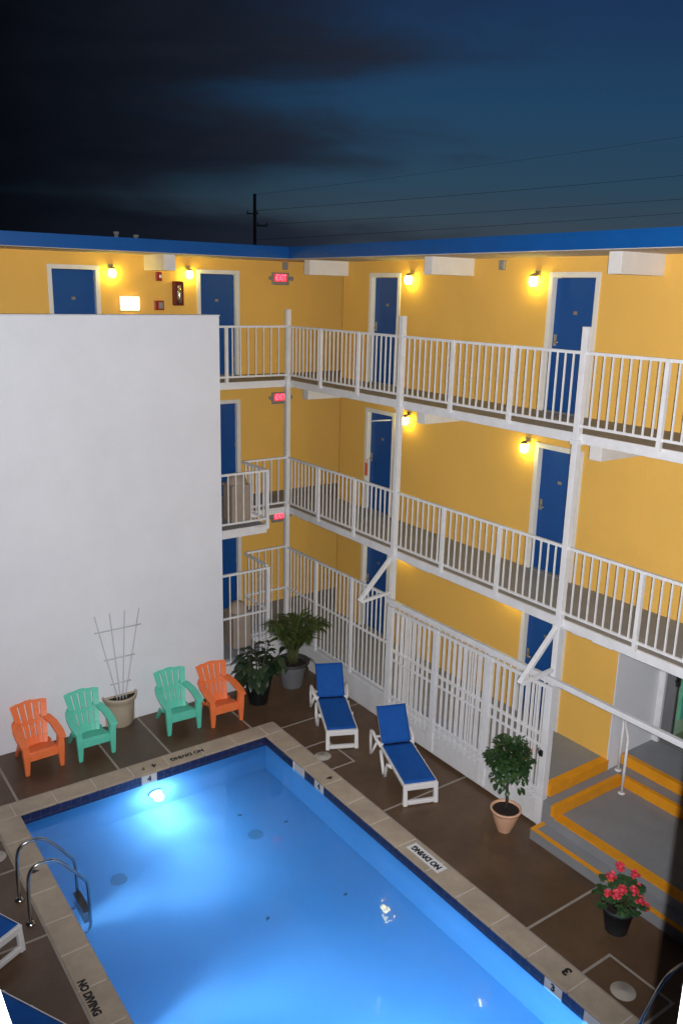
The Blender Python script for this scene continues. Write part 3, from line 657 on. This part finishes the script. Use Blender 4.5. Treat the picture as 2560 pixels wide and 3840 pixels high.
# ------------------------------------------------------------------ chairs
def make_chair(name, m):
    t = thing(name, '', 'chair')
    b = MB()                                                     # seat: contoured, dropping to the back
    rows = [(-.30, .345), (-.26, .362), (-.1, .325), (.08, .275), (.2, .255)]
    for (y0, z0), (y1, z1) in zip(rows, rows[1:]):
        b.hexa([(-.255, y0, z0-.02), (.255, y0, z0-.02), (.24, y1, z1-.02), (-.24, y1, z1-.02)], [(-.255, y0, z0), (.255, y0, z0), (.24, y1, z1), (-.24, y1, z1)])
    b.box(-.235, .235, -.325, -.301, .235, .352)
    b.build('seat', m, t, bevel=.006)
    b = MB()                                                     # fan back: five slats joined by three bands
    def bp(u, s, off=0):
        wd = .195+.105*s; y = .12+.27*s+.035*(1-u*u)*1.0-.02; z = .27+.68*s*(1-.055*u*u*s)
        return Vector((u*wd, y-off*.93, z+off*.36))
    edges = [-1, -.6, -.2, .2, .6, 1]; gp = .04
    def patch(u0, u1, s0, s1, n=1):
        for k in range(n):
            a, c = u0+(u1-u0)*k/n, u0+(u1-u0)*(k+1)/n
            b.hexa([bp(a, s0), bp(c, s0), bp(c, s1), bp(a, s1)], [bp(a, s0, .022), bp(c, s0, .022), bp(c, s1, .022), bp(a, s1, .022)])
    for k, (a, c) in enumerate(zip(edges, edges[1:])):
        l = a+(gp if k else 0); r = c-(gp if k < 4 else 0)
        for s0, s1 in ((.18, .46), (.54, .75), (.75, .92)): patch(l, r, s0, s1)
        patch(a, c, .92, 1.-.012*(k % 2))
    patch(-1, 1, 0, .18, 6); patch(-1, 1, .46, .54, 6)
    b.build('backrest', m, t, bevel=.004)
    for sx in (-1, 1):
        b = MB()                                                 # front leg: broad at the arm, tapering to the floor
        x0, x1 = .215, .33
        b.hexa([(sx*.245, -.335, 0), (sx*.31, -.335, 0), (sx*.31, -.28, 0), (sx*.245, -.28, 0)], [(sx*x0, -.35, .36), (sx*x1, -.35, .36), (sx*x1, -.26, .36), (sx*x0, -.26, .36)])
        b.hexa([(sx*x0, -.35, .36), (sx*x1, -.35, .36), (sx*x1, -.26, .36), (sx*x0, -.26, .36)], [(sx*.25, -.34, .555), (sx*.335, -.34, .555), (sx*.335, -.22, .555), (sx*.25, -.22, .555)])
        b.build('leg', m, t, bevel=.01)
        b = MB()                                                 # rear leg running down and back from the seat
        b.hexa([(sx*.225, .36, 0), (sx*.265, .36, 0), (sx*.265, .43, 0), (sx*.225, .43, 0)], [(sx*.225, .1, .29), (sx*.265, .1, .29), (sx*.265, .22, .29), (sx*.225, .22, .29)])
        b.build('leg', m, t, bevel=.008)
        b = MB()                                                 # arm: flat board rising to the back, wrapping its edge
        pts = [(-.365, .55, .235, .355), (-.2, .585, .24, .375), (.05, .635, .23, .365), (.25, .67, .18, .32), (.35, .67, .14, .26)]
        for (y0, z0, a0, c0), (y1, z1, a1, c1) in zip(pts, pts[1:]):
            b.hexa([(sx*a0, y0, z0-.035), (sx*c0, y0, z0-.035), (sx*c1, y1, z1-.035), (sx*a1, y1, z1-.035)], [(sx*a0, y0, z0), (sx*c0, y0, z0), (sx*c1, y1, z1), (sx*a1, y1, z1)])
        b.build('arm', m, t, bevel=.006)
    return t
chairs = {'orange': make_chair('adirondack_chair', M['orange']), 'teal': make_chair('adirondack_chair', M['teal'])}
used = set()
for c, x, y, a, lab in (('orange', -5.69, -1.5, 2, 'orange adirondack chair at the left end of the row'), ('teal', -4.84, -1.56, 0, 'mint green adirondack chair left of the trellis planter'),
                        ('teal', -3.26, -1.58, -3, 'mint green adirondack chair right of the trellis planter'), ('orange', -2.5, -1.74, -2, 'orange adirondack chair beside the dark leafy pot')):
    o = chairs[c] if c not in used else copy_tree(chairs[c]); used.add(c)
    o.location = (x, y, 0); o.rotation_euler = (0, 0, R(a)); o['label'] = lab; o['group'] = 'adirondack chairs along the white wall'

# ------------------------------------------------------------------ sun loungers
def make_lounger():
    t = thing('sun_lounger', '', 'sun lounger')
    W = .262
    b = MB()
    for sx in (-1, 1):
        b.bar((sx*W, .03, .315), (sx*W, 1.22, .325), .04, .055); b.bar((sx*W, 1.22, .325), (sx*(W+.01), 1.6, .33), .04, .055)
        b.box(sx*W-.03, sx*W+.03, 1.18, 1.25, .33, .39)
    for y in (.55, 1.0, 1.58): b.bar((-W, y, .3), (W, y, .3), .04, .03)
    b.build('frame', M['resin'], t, bevel=.01)
    b = MB()                                                      # foot end: a hoop with a wide opening
    for sx in (-1, 1): b.hexa([(sx*.215, -.03, 0), (sx*.285, -.03, 0), (sx*.285, .04, 0), (sx*.215, .04, 0)], [(sx*.215, 0, .3), (sx*.28, 0, .3), (sx*.28, .06, .3), (sx*.215, .06, .3)])
    b.box(-.215, .215, -.028, .03, .018, .085); b.box(-.282, .282, 0, .06, .25, .345)
    b.build('foot_hoop', M['resin'], t, bevel=.012)
    for sx in (-1, 1):
        b = MB(); x = sx*(W+.01)
        b.tube([(x, .62, .3), (x+sx*.03, .74, .27), (x+sx*.035, .8, .15), (x+sx*.035, .84, .0), (x+sx*.035, .9, 0), (x+sx*.035, 1.0, .17), (x+sx*.02, 1.14, .3)], .03, 8)
        b.build('leg', M['resin'], t)
        b = MB()
        b.tube([(x+sx*.01, 1.18, .34), (x+sx*.045, 1.3, .4), (x+sx*.06, 1.46, .46), (x+sx*.06, 1.56, .44), (x+sx*.06, 1.58, .3), (x+sx*.06, 1.56, .0)], [.024, .026, .03, .03, .028, .024], 8)
        b.tube([(x+sx*.06, 1.57, .06), (x+sx*.05, 1.5, .06), (x+sx*.02, 1.38, .3)], .022, 8)
        b.build('armrest', M['resin'], t)
    def sling(y0, z0, y1, z1, n, sag, th=.012):
        b = MB(); g_ = []
        nx = 10
        for i in range(n+1):
            f = i/n; row = []
            for j in range(nx+1):
                u = j/nx*2-1; s_ = sag*(1-u*u)*math.sin(math.pi*min(1, max(0, f*.9+.05)))
                row.append(Vector((u*.253, y0+(y1-y0)*f, z0+(z1-z0)*f-s_)))
            g_.append(row)
        nrm = Vector((0, -(z1-z0), (y1-y0))).normalized()*th
        top = [[b.bm.verts.new(p+nrm) for p in r] for r in g_]; bot = [[b.bm.verts.new(p) for p in r] for r in g_]
        for i in range(n):
            for j in range(nx):
                f = b.face([top[i][j], top[i][j+1], top[i+1][j+1], top[i+1][j]]); f.smooth = True
                f = b.face([bot[i][j], bot[i+1][j], bot[i+1][j+1], bot[i][j+1]]); f.smooth = True
        for i in range(n):
            for j in (0, nx): b.face([top[i][j], top[i+1][j], bot[i+1][j], bot[i][j]])
        for j in range(nx):
            for i in (0, n): b.face([top[i][j], top[i][j+1], bot[i][j+1], bot[i][j]])
        return b
    sling(.045, .35, 1.21, .355, 12, .03).build('seat_sling', M['fabric'], t)
    sling(1.215, .365, 1.58, .87, 8, .012, .02).build('back_sling', M['fabric'], t)
    b = MB()
    for sx in (-1, 1): b.bar((sx*.235, 1.235, .36), (sx*.235, 1.595, .85), .03, .03)
    b.bar((-.235, 1.595, .85), (.235, 1.595, .85), .03, .03); b.bar((-.1, 1.45, .64), (-.1, 1.72, .31), .03, .03); b.bar((.1, 1.45, .64), (.1, 1.72, .31), .03, .03)
    b.build('back_frame', M['resin'], t)
    return t
lg = make_lounger(); first = True
for x, y, a, lab in ((-1.265, -3.88, -25.5, 'blue and white sun lounger nearest the corner, by the square skimmer joint'), (-1.18, -5.85, -20.5, 'blue and white sun lounger in front of the white sliding gate'),
                     (-7.26, -5.62, 26, 'sun lounger at the left edge, only its white foot end showing'), (-7.16, -7.47, 28.5, 'sun lounger in the bottom left corner, only blue fabric showing')):
    o = lg if first else copy_tree(lg); first = False
    o.location = (x, y, 0); o.rotation_euler = (0, 0, R(a)); o['label'] = lab; o['group'] = 'blue sling sun loungers round the pool'

# ------------------------------------------------------------------ pool ladder and grab rail
lad = thing('pool_ladder', 'stainless steel pool ladder on the left edge of the pool', 'pool ladder', (-6.5, -4.85, 0)); LO = (-6.5, -4.85, 0)
def arc(pts, n=5):
    """rounded polyline (Chaikin)"""
    P = [Vector(p) for p in pts]
    for _ in range(3):
        Q = [P[0]]
        for a, c in zip(P, P[1:]): Q += [a*.75+c*.25, a*.25+c*.75]
        P = Q+[P[-1]]
    return P
for y in (-4.62, -5.12):
    b = MB(); b.tube(arc([(-6.83, y, .0), (-6.83, y, .42), (-6.8, y, .78), (-6.55, y, .8), (-6.42, y, .72), (-6.16, y, .36), (-6.1, y, .26), (-6.1, y, -.2), (-6.1, y, -.62), (-6.3, y, -.68)]), .021, 12); b.build('rail', M['steel'], lad, LO)
    b = MB(); b.lathe([(.06, 0), (.055, .018), (.022, .03)], (-6.83, y, .001), 20); b.build('escutcheon', M['steel'], lad, LO)
for z in (-.2, -.45):
    b = MB(); b.box(-6.17, -6.07, -5.1, -4.64, z-.012, z+.012); b.build('tread', M['wtile'], lad, LO, bevel=.006)
gr = thing('grab_rail', 'curved steel grab rail in the bottom right corner', 'grab rail', (-1.6, -10.6, 0))
b = MB(); b.tube(arc([(-1.45, -10.6, 0), (-1.45, -10.6, .5), (-1.5, -10.58, .93), (-1.9, -10.56, .98), (-2.12, -10.55, .8), (-2.4, -10.52, .3), (-2.52, -10.5, -.05), (-2.55, -10.5, -.6)]), .021, 12); b.build('rail', M['steel'], gr, (-1.6, -10.6, 0))
b = MB(); b.lathe([(.06, 0), (.055, .018), (.022, .03)], (-1.45, -10.6, .001), 20); b.build('escutcheon', M['steel'], gr, (-1.6, -10.6, 0))

# ------------------------------------------------------------------ planters and plants
t = thing('half_round_planter', 'beige half round planter of soil against the white wall', 'planter', (-4.1, YW-.015, 0))
b = MB(); rg = b.lathe([(.2, 0), (.235, .06), (.262, .42), (.268, .46), (.3, .5), (.315, .56), (.318, .585), (.285, .585), (.27, .5)], (0, 0, 0), 32, math.pi, 2*math.pi); b.box(-.27, .27, -.015, .0, .0, .56); b.build('planter_body', M['beige'], t)
b = MB(); b.disc((0, -.004, .525), .278, 24, math.pi, 2*math.pi); b.build('soil', M['soil'], t)
b = MB()
for i in range(26): b.leaf((random.uniform(-.14, .14), random.uniform(-.12, -.03), .525), (random.uniform(-1, 1), random.uniform(-1, 0), .8), random.uniform(.04, .08), .02, .5)
b.build('dry_stems', M['bark'], t)
t = thing('trellis', 'white fan trellis standing in the half round planter', 'trellis', (-4.1, YW-.14, .5))
b = MB()
for k in range(4): u = (k-1.5)/1.5; b.tube([(u*.085, .0, 0), (u*.085, .0, .12), (u*.4, .03, 1.66)], .011, 8)
b.build('upright', M['trellis'], t)
for z, hw in ((.34, .19), (.82, .28), (1.36, .42)): b = MB(); b.tube([(-hw, .012, z), (hw, .012, z)], .0115, 8); b.build('crossbar', M['trellis'], t)

def pot(t, prof, m, soilz, soilr, seg=36, name='pot', **k):
    b = MB(); b.lathe(prof, (0, 0, 0), seg, **k); b.disc((0, 0, .004), prof[0][0], seg); b.build(name, m, t)
    b = MB(); b.disc((0, 0, soilz), soilr, 28); b.build('soil', M['soil'], t)
# black pot with a big leaved plant
t = thing('potted_plant', 'dark broad leaved plant in a tapered black pot beside the orange chair', 'potted plant', (-1.62, -1.62, 0)); t.scale = (1.2, 1.2, 1.15)
pot(t, [(.145, 0), (.15, .02), (.215, .42), (.225, .45), (.2, .45), (.19, .4)], M['blackpot'], .41, .19)
b = MB(); bl = MB()
for k in range(22):
    a = random.uniform(0, 6.283); l = random.uniform(.25, .62); tip = Vector((math.cos(a)*l*.62, math.sin(a)*l*.62, .42+l*.85))
    base = Vector((math.cos(a)*.07, math.sin(a)*.07, .4)); mid = (base+tip)/2+Vector((0, 0, .06)); b.tube([base, mid, tip], [.012, .01, .006], 6)
    for j in range(7):
        f = .35+.65*j/6; p = base.lerp(mid, f*2) if f < .5 else mid.lerp(tip, f*2-1); aa = a+random.uniform(-1.6, 1.6)
        bl.leaf(p, (math.cos(aa), math.sin(aa), random.uniform(-.2, .6)), random.uniform(.17, .29), random.uniform(.09, .14), random.uniform(.4, 1.1), .25)
for k in range(16):
    a = random.uniform(2.2, 4.6); bl.leaf((math.cos(a)*.22, math.sin(a)*.2, random.uniform(.45, .62)), (math.cos(a), math.sin(a), random.uniform(-.3, .4)), random.uniform(.2, .32), .13, random.uniform(.7, 1.2), .25)
b.build('stem', M['bark'], t); bl.build('foliage', M['leafdark'], t)
# grey pot with a palm
t = thing('potted_palm', 'feathery palm in a grey pot in the courtyard corner', 'potted palm', (-.7, -1.36, 0)); t.scale = (1.08, 1.08, 1.08)
pot(t, [(.19, 0), (.2, .03), (.24, .3), (.27, .44)], M['greypot'], .44, .255)
b = MB(); b.lathe([(.27, .441), (.315, .45), (.325, .49), (.3, .5), (.265, .46)], (0, 0, 0), 36); b.build('pot_rim', M['rim'], t)
b = MB(); bl = MB()
for k in range(20):
    a = random.uniform(0, 6.283) if k > 5 else (2.6, 3.3, .2, -.5, 5.4, 1.2)[k]
    r0 = random.uniform(.02, .12); base = Vector((math.cos(a)*r0, math.sin(a)*r0, .43)); ln = random.uniform(.75, 1.12); sp = random.uniform(.2, .55)
    pts = []
    for i in range(9):
        f = i/8; h = ln*(f-.28*f*f*f*(1+sp)); rr = r0+sp*ln*f*f*1.05; pts.append(Vector((math.cos(a)*rr, math.sin(a)*rr, .43+h*1.35)))
    b.tube(pts, [.016, .014, .011, .009, .008, .007, .005, .004, .002], 6)
    dirx = Vector((-math.sin(a), math.cos(a), 0))
    for i in range(3, 9):
        for j in range(6):
            f = j/6; p = pts[i-1].lerp(pts[i], f); tn = (pts[i]-pts[i-1]).normalized(); s_ = 1-abs((i-1+f)/8-.62)*.9
            for sg in (-1, 1):
                bl.leaf(p, dirx*sg+tn*.75+Vector((0, 0, .22)), (.34+random.uniform(-.05, .05))*s_, .017, .55, .15, 4, (.9, 1, .7, .05))
b.build('stem', M['gstem'], t); bl.build('foliage', M['leafpalm'], t)
b = MB()
for k in range(14):
    a = random.uniform(0, 6.28); b.leaf((math.cos(a)*.2, math.sin(a)*.2, .45), (math.cos(a), math.sin(a), .5), random.uniform(.2, .34), .07, random.uniform(1.0, 1.6), .2)
b.build('trailing_leaves', M['leafdark'], t)
# topiary in a peach pot
t = thing('topiary_tree', 'small round topiary tree with few orange blooms in a ribbed peach pot', 'topiary', (-.56, -7.02, 0))
pot(t, [(.1, 0), (.105, .02), (.15, .12), (.205, .3), (.212, .33), (.225, .335), (.228, .365), (.2, .365), (.195, .33)], M['peach'], .335, .197, 72, flute=.012, nfl=30)
b = MB(); b.tube([(0, 0, .32), (.012, .0, .5), (-.008, .005, .72), (.01, 0, .95), (0, 0, 1.15)], [.026, .022, .02, .018, .01], 10)
for k in range(14):
    a = random.uniform(0, 6.28); h = random.uniform(.85, 1.1); b.tube([(0, 0, h), (math.cos(a)*.13, math.sin(a)*.13, h+.1), (math.cos(a)*.24, math.sin(a)*.24, h+random.uniform(.05, .35))], [.009, .006, .003], 6)
b.build('trunk', M['bark'], t)
bl = MB(); bo = MB()
n = 0
while n < 1300:
    v = Vector((random.uniform(-1, 1), random.uniform(-1, 1), random.uniform(-1, 1)))
    if not .35 < v.length < 1: continue
    lump = .8+.28*math.sin(v.x*5+1)*math.sin(v.y*4+2)*math.cos(v.z*5)
    p = Vector((v.x*.335*lump, v.y*.335*lump, 1.16+v.z*.36*lump)); dr = (v.normalized()+Vector((random.uniform(-.6, .6), random.uniform(-.6, .6), random.uniform(-.5, .4))))
    bl.leaf(p, dr, random.uniform(.06, .1), random.uniform(.042, .066), random.uniform(.2, 1), .3, 4); n += 1
for k in range(16):
    a = random.uniform(0, 6.28); bl.leaf((math.cos(a)*.22, math.sin(a)*.22, random.uniform(.78, .92)), (math.cos(a), math.sin(a), -.3), .11, .07, 1.2, .3)
for v in ((-.22, -.1, 1.42), (.12, -.28, 1.4), (-.02, -.3, 1.32), (.22, -.2, 1.3)):
    for k in range(2): bo.leaf(v, (random.uniform(-1, 1), random.uniform(-1, 1), random.uniform(-.2, 1)), .03, .024, .4)
bl.build('crown', M['leaftop'], t); bo.build('blossoms', M['bloom'], t)
# geranium
t = thing('potted_geranium', 'coral pink geranium in a charcoal pot by the lower step', 'potted geranium', (-.86, -9.22, 0))
pot(t, [(.135, 0), (.14, .02), (.185, .3), (.2, .3), (.207, .36), (.19, .36), (.18, .32)], M['darkpot'], .325, .182)
bl = MB(); b = MB(); bo = []
for k in range(42):
    a = random.uniform(0, 6.28); r_ = random.uniform(.05, .3); z = .41+random.uniform(0, .27)*(1.15-r_*1.6); p = Vector((math.cos(a)*r_, math.sin(a)*r_, z))
    b.tube([(math.cos(a)*.05, math.sin(a)*.05, .32), p*.6+Vector((0, 0, .2)), p], .005, 5)
    for j in range(9):
        aa = j*.698; bl.leaf(p, (math.cos(aa), math.sin(aa), random.uniform(-.1, .35)), random.uniform(.055, .085), .055, .4, .2, 4, (.7, 1, 1, .5))
for i, (x, y, z) in enumerate(((-.14, .06, .8), (-.23, -.1, .68), (-.13, -.1, .7), (.12, .12, .78), (.02, -.16, .66), (.06, -.24, .56), (.27, .0, .68), (.14, -.26, .45), (.2, -.1, .6), (-.3, -.02, .68))):
    f = MB(); f.ball((x, y, z), (.034 if i < 8 else .018))
    for k in range(34):
        v = Vector((random.gauss(0, 1), random.gauss(0, 1), random.gauss(0, 1))).normalized(); s_ = .036 if i < 8 else .02
        f.leaf(Vector((x, y, z))+v*s_, v+Vector((random.uniform(-.6, .6), random.uniform(-.6, .6), .2)), .03, .03, .2, .1, 4, (.8, 1, .9, .4))
    f.build('flower_head', M['petal'], t); b.tube([(x*.2, y*.2, .35), (x*.7, y*.7, .6), (x, y, z-.02)], .004, 5)
b.build('stem', M['gstem'], t); bl.build('foliage', M['leafger'], t)

# ------------------------------------------------------------------ utility pole and wires beyond the roof
C0 = Vector((-8.861, -14.318, 7.62))
t = thing('utility_pole', 'dark timber utility pole with crossarms beyond the roof', 'utility pole', (15.79, 29.18, -.05)); UO = (15.79, 29.18, -.05)
b = MB(); b.tube([(15.79, 29.18, -.05), (15.79, 29.18, 12.75)], [.13, .085], 12); b.build('pole_shaft', M['pole'], t, UO)
for z, hw, dx in ((11.69, .55, -.2), (11.05, .5, .35)):
    b = MB(); c = Vector((15.79, 29.18-.14, z)); dr = Vector((.82, -.57, 0)); b.bar(c+dr*(dx-hw*.6), c+dr*(dx+hw*.6), .07, .07)
    for s_ in (-.5, .5): b.tube([c+dr*(dx+hw*s_)+Vector((0, 0, .05)), c+dr*(dx+hw*s_)+Vector((0, 0, .17))], .035, 8)
    b.build('crossarm', M['pole'], t, UO)
for i, (p, q, sg) in enumerate((((15.79, 29.18, 11.86), (32.55, 13.7, 14.03), .35), ((15.79, 29.18, 11.1), (32.63, 13.59, 12.85), .3), ((15.79, 29.18, 10.3), (32.67, 13.52, 12.15), .3), ((15.79, 29.18, 12.7), (32.5, 13.8, 16.0), .5))):
    p, q = Vector(p), Vector(q); e_ = p+(q-p)*1.7
    b = MB(); pts = []
    for k in range(25):
        f = k/24; v = p.lerp(e_, f); pts.append(v-Vector((0, 0, sg*4*f*(1-f)*.5)))
    b.tube(pts, .009 if i < 3 else .006, 6); o = b.build('power_line', M['wire'], None, p); o.location = p
    tag(o, ['uppermost clear dark power line rising right from the pole', 'middle dark power line rising right from the pole', 'lowest dark power line just above the right roof', 'faint thin topmost power line high in the right sky'][i], 'power line', 'power lines in the evening sky')

# ------------------------------------------------------------------ the balcony the picture is taken from
vb = thing('balcony_railing', 'overexposed white balcony post and rail at the bottom corners', 'balcony', (-8.5, -13.9, 5.88)); VO = (-8.5, -13.9, 5.88)
b = MB(); e0 = C0+Vector((.8145, .4225, 0))*1.9; dn = Vector((.8145, .4225, 0)).normalized(); rt = Vector((dn.y, -dn.x, 0))
cc = e0+rt*.05; b.hexa([cc+rt*a*.05+dn*c*.05+Vector((0, 0, -cc.z)) for a, c in ((-1, -1), (1, -1), (1, 1), (-1, 1))], [cc+rt*a*.05+dn*c*.05+Vector((0, 0, 9-cc.z)) for a, c in ((-1, -1), (1, -1), (1, 1), (-1, 1))])
b.build('post', M['wpaint'], vb, VO)
def rayz(px, py, z):
    v = Vector((.56258, .78641, -.25506))+Vector((.81661, -.57673, .02301))*((px-1280)/3141.667)-Vector((.12901, .22123, .96665))*((py-1920)/3141.667)
    return C0+v*((z-C0.z)/v.z)
pa, pb = rayz(0, 3648, 7.05), rayz(68, 3840, 7.05); dd = (pa-pb).normalized(); sd = Vector((-dd.y, dd.x, 0))
b = MB(); b.bar(pb-dd*.5+sd*.05, pa+dd*.3+sd*.05, .09, .012); b.build('handrail', M['wpaint'], vb, VO)
b = MB(); b.box(-14, -7.5, -17, -13.75, 5.75, 5.88); b.build('balcony_slab', M['floor'], vb, VO)

# ------------------------------------------------------------------ light
def lamp(name, kind, loc, energy, color, **k):
    l = bpy.data.lights.new(name, kind); l.energy = energy; l.color = color
    for a, v in k.items(): setattr(l, a, v)
    o = bpy.data.objects.new(name, l); COL.objects.link(o); o.location = loc; return o
rgt = Vector((.8166, -.5767, .023)); upv = Vector((.129, .2212, .9667)); fwd = Vector((.5626, .7864, -.2551))
fl = lamp('camera_flash', 'SPOT', C0+rgt*.078, 5600, (.985, .975, .985), spot_size=R(96), spot_blend=.8, shadow_soft_size=.008)
fl.rotation_euler = (fwd+upv*.1+rgt*.02).to_track_quat('-Z', 'Y').to_euler()
PC = (.2, .52, 1)
def pool_lamp(x, y, dx, dy, wide, beam, spill, bang):
    for nm_, e_, ang, bl_, dz in (('pool_spot', wide*1.25, 112, .4, -.05), ('pool_beam', beam*1.25, bang, 1, .03 if dy else .1)):
        if not e_: continue
        o = lamp(nm_, 'SPOT', (x+dx*.07, y+dy*.07, LZ), e_, PC, spot_size=R(ang), spot_blend=bl_, shadow_soft_size=.08)
        o.rotation_euler = Vector((dx, dy, dz)).to_track_quat('-Z', 'Y').to_euler()
    if spill: lamp('pool_spill', 'POINT', (x+dx*.15, y+dy*.15, LZ), spill, PC, shadow_soft_size=.08)
pool_lamp(-4.22, PY0, 0, -1, 42, 300, 30, 58)       # the lamp in the far wall
pool_lamp(-4.22, PY1, 0, 1, 760, 6600, 220, 58)     # fill added in the near wall, out of view, to even the blue glow
pool_lamp(PX0, -5.0, 1, 0, 0, 560, 0, 54)
pool_lamp(PX0, -7.1, 1, 0, 0, 620, 0, 54)           # three unseen lamps added along the left wall to brighten the middle water
pool_lamp(PX0, -9.3, 1, 0, 330, 800, 110, 90)        # last of the added fill lamps, below the coping, out of sight
sun = lamp('sun', 'SUN', (20, 30, 30), .02, (1, .8, .65), angle=R(12)); sun.rotation_euler = Vector((-.7, -.5, -.25)).to_track_quat('-Z', 'Y').to_euler()

# ------------------------------------------------------------------ dusk sky
wd = bpy.data.worlds.new('World'); scene.world = wd; wd.use_nodes = True
nt = wd.node_tree; N = nt.nodes; L = nt.links; bg = N['Background']
tc = N.new('ShaderNodeTexCoord')
def vm(op, a, v):
    n_ = N.new('ShaderNodeVectorMath'); n_.operation = op; L.new(a, n_.inputs[0]); n_.inputs[1].default_value = v; return n_
def mth(op, a, b_=None, c=None, clamp=False):
    n_ = N.new('ShaderNodeMath'); n_.operation = op; n_.use_clamp = clamp
    for i, v in enumerate((a, b_, c)):
        if v is None: continue
        if isinstance(v, (int, float)): n_.inputs[i].default_value = v
        else: L.new(v, n_.inputs[i])
    return n_.outputs[0]
az = R(35.579); fh = (math.sin(az), math.cos(az), 0); rh = (math.cos(az), -math.sin(az), 0)
den = mth('MAXIMUM', vm('DOT_PRODUCT', tc.outputs['Generated'], fh).outputs['Value'], .12)
U = mth('DIVIDE', vm('DOT_PRODUCT', tc.outputs['Generated'], rh).outputs['Value'], den)
V = mth('DIVIDE', vm('DOT_PRODUCT', tc.outputs['Generated'], (0, 0, 1)).outputs['Value'], den)
def ramp(fac, stops):
    r_ = N.new('ShaderNodeValToRGB'); els = r_.color_ramp.elements
    while len(els) < len(stops): els.new(.5)
    for e_, (p, c) in zip(els, stops):
        e_.position = p; e_.color = tuple(c)+(1,) if isinstance(c, tuple) else (c, c, c, 1)
    L.new(fac, r_.inputs['Fac']); return r_.outputs['Color']
v1 = mth('MULTIPLY', V, 1/.4, clamp=True)
clear = ramp(v1, [(0, (.062, .068, .072)), (.12, (.046, .06, .074)), (.3, (.024, .06, .1)), (.5, (.0155, .054, .118)), (.75, (.0115, .036, .098)), (1, (.008, .026, .078))])
lst = [(.30, .05), (.265, .06), (.246, .09), (.228, .02), (.212, -.09), (.195, -.11), (.175, -.04), (.16, .01), (.14, .03), (.128, -.07), (.115, -.2), (.1, -.29), (.088, -.16), (.075, -.02), (.058, .04), (.0, .03)]
edge = ramp(v1, sorted([(v_/.4, (u_+.5)) for v_, u_ in lst]))
nm = N.new('ShaderNodeTexNoise'); nm.inputs['Scale'].default_value = 1; nm.inputs['Detail'].default_value = 5; nm.inputs['Roughness'].default_value = .5; nm.inputs['Distortion'].default_value = .4
cb = N.new('ShaderNodeCombineXYZ'); L.new(mth('MULTIPLY', U, 7.), cb.inputs['X']); L.new(mth('MULTIPLY', V, 26.), cb.inputs['Y']); cb.inputs['Z'].default_value = 3.7
L.new(cb.outputs[0], nm.inputs['Vector'])
e1 = mth('SUBTRACT', mth('SUBTRACT', edge, .5), U)
e2 = mth('MULTIPLY_ADD', mth('SUBTRACT', nm.outputs['Fac'], .5), .45, e1)
mr = N.new('ShaderNodeMapRange'); mr.interpolation_type = 'SMOOTHSTEP'; mr.inputs['From Min'].default_value = -.17; mr.inputs['From Max'].default_value = .17; L.new(e2, mr.inputs['Value'])
cl = ramp(nm.outputs['Fac'], [(.3, (.0105, .015, .027)), (.7, (.0165, .022, .037))])
mx = N.new('ShaderNodeMix'); mx.data_type = 'RGBA'; L.new(mr.outputs[0], mx.inputs['Factor']); L.new(clear, mx.inputs['A']); L.new(cl, mx.inputs['B'])
lf = N.new('ShaderNodeMapRange'); lf.interpolation_type = 'SMOOTHSTEP'; lf.inputs['From Min'].default_value = -.48; lf.inputs['From Max'].default_value = .1; lf.inputs['To Min'].default_value = .12; lf.inputs['To Max'].default_value = 1; L.new(U, lf.inputs['Value'])
sc = N.new('ShaderNodeVectorMath'); sc.operation = 'SCALE'; L.new(mx.outputs['Result'], sc.inputs[0]); L.new(lf.outputs[0], sc.inputs['Scale'])
L.new(sc.outputs[0], bg.inputs['Color']); bg.inputs['Strength'].default_value = 1.

# ------------------------------------------------------------------ camera
cam = bpy.data.cameras.new('camera'); co = bpy.data.objects.new('camera', cam); COL.objects.link(co)
cam.sensor_fit = 'VERTICAL'; cam.sensor_height = 36; cam.sensor_width = 24; cam.lens = 36*3141.667/3840; cam.clip_start = .05; cam.clip_end = 2000
f_ = Vector((.56258237, .78641147, -.25506485)); r_ = Vector((.8166134, -.57672633, .02300634)); u_ = Vector((.12901016, .22123234, .96665021))
mw = Matrix((r_, u_, -f_)).transposed().to_4x4(); mw.translation = C0; co.matrix_world = mw
scene.camera = co
vs = scene.view_settings; vs.view_transform = 'Standard'; vs.look = 'None'; vs.exposure = 0; vs.gamma = 1; vs.use_curve_mapping = False
scene.cycles.volume_bounces = 6; scene.cycles.max_bounces = 8; scene.cycles.transparent_max_bounces = 12; scene.cycles.sample_clamp_indirect = 6; scene.cycles.caustics_reflective = False; scene.cycles.caustics_refractive = False
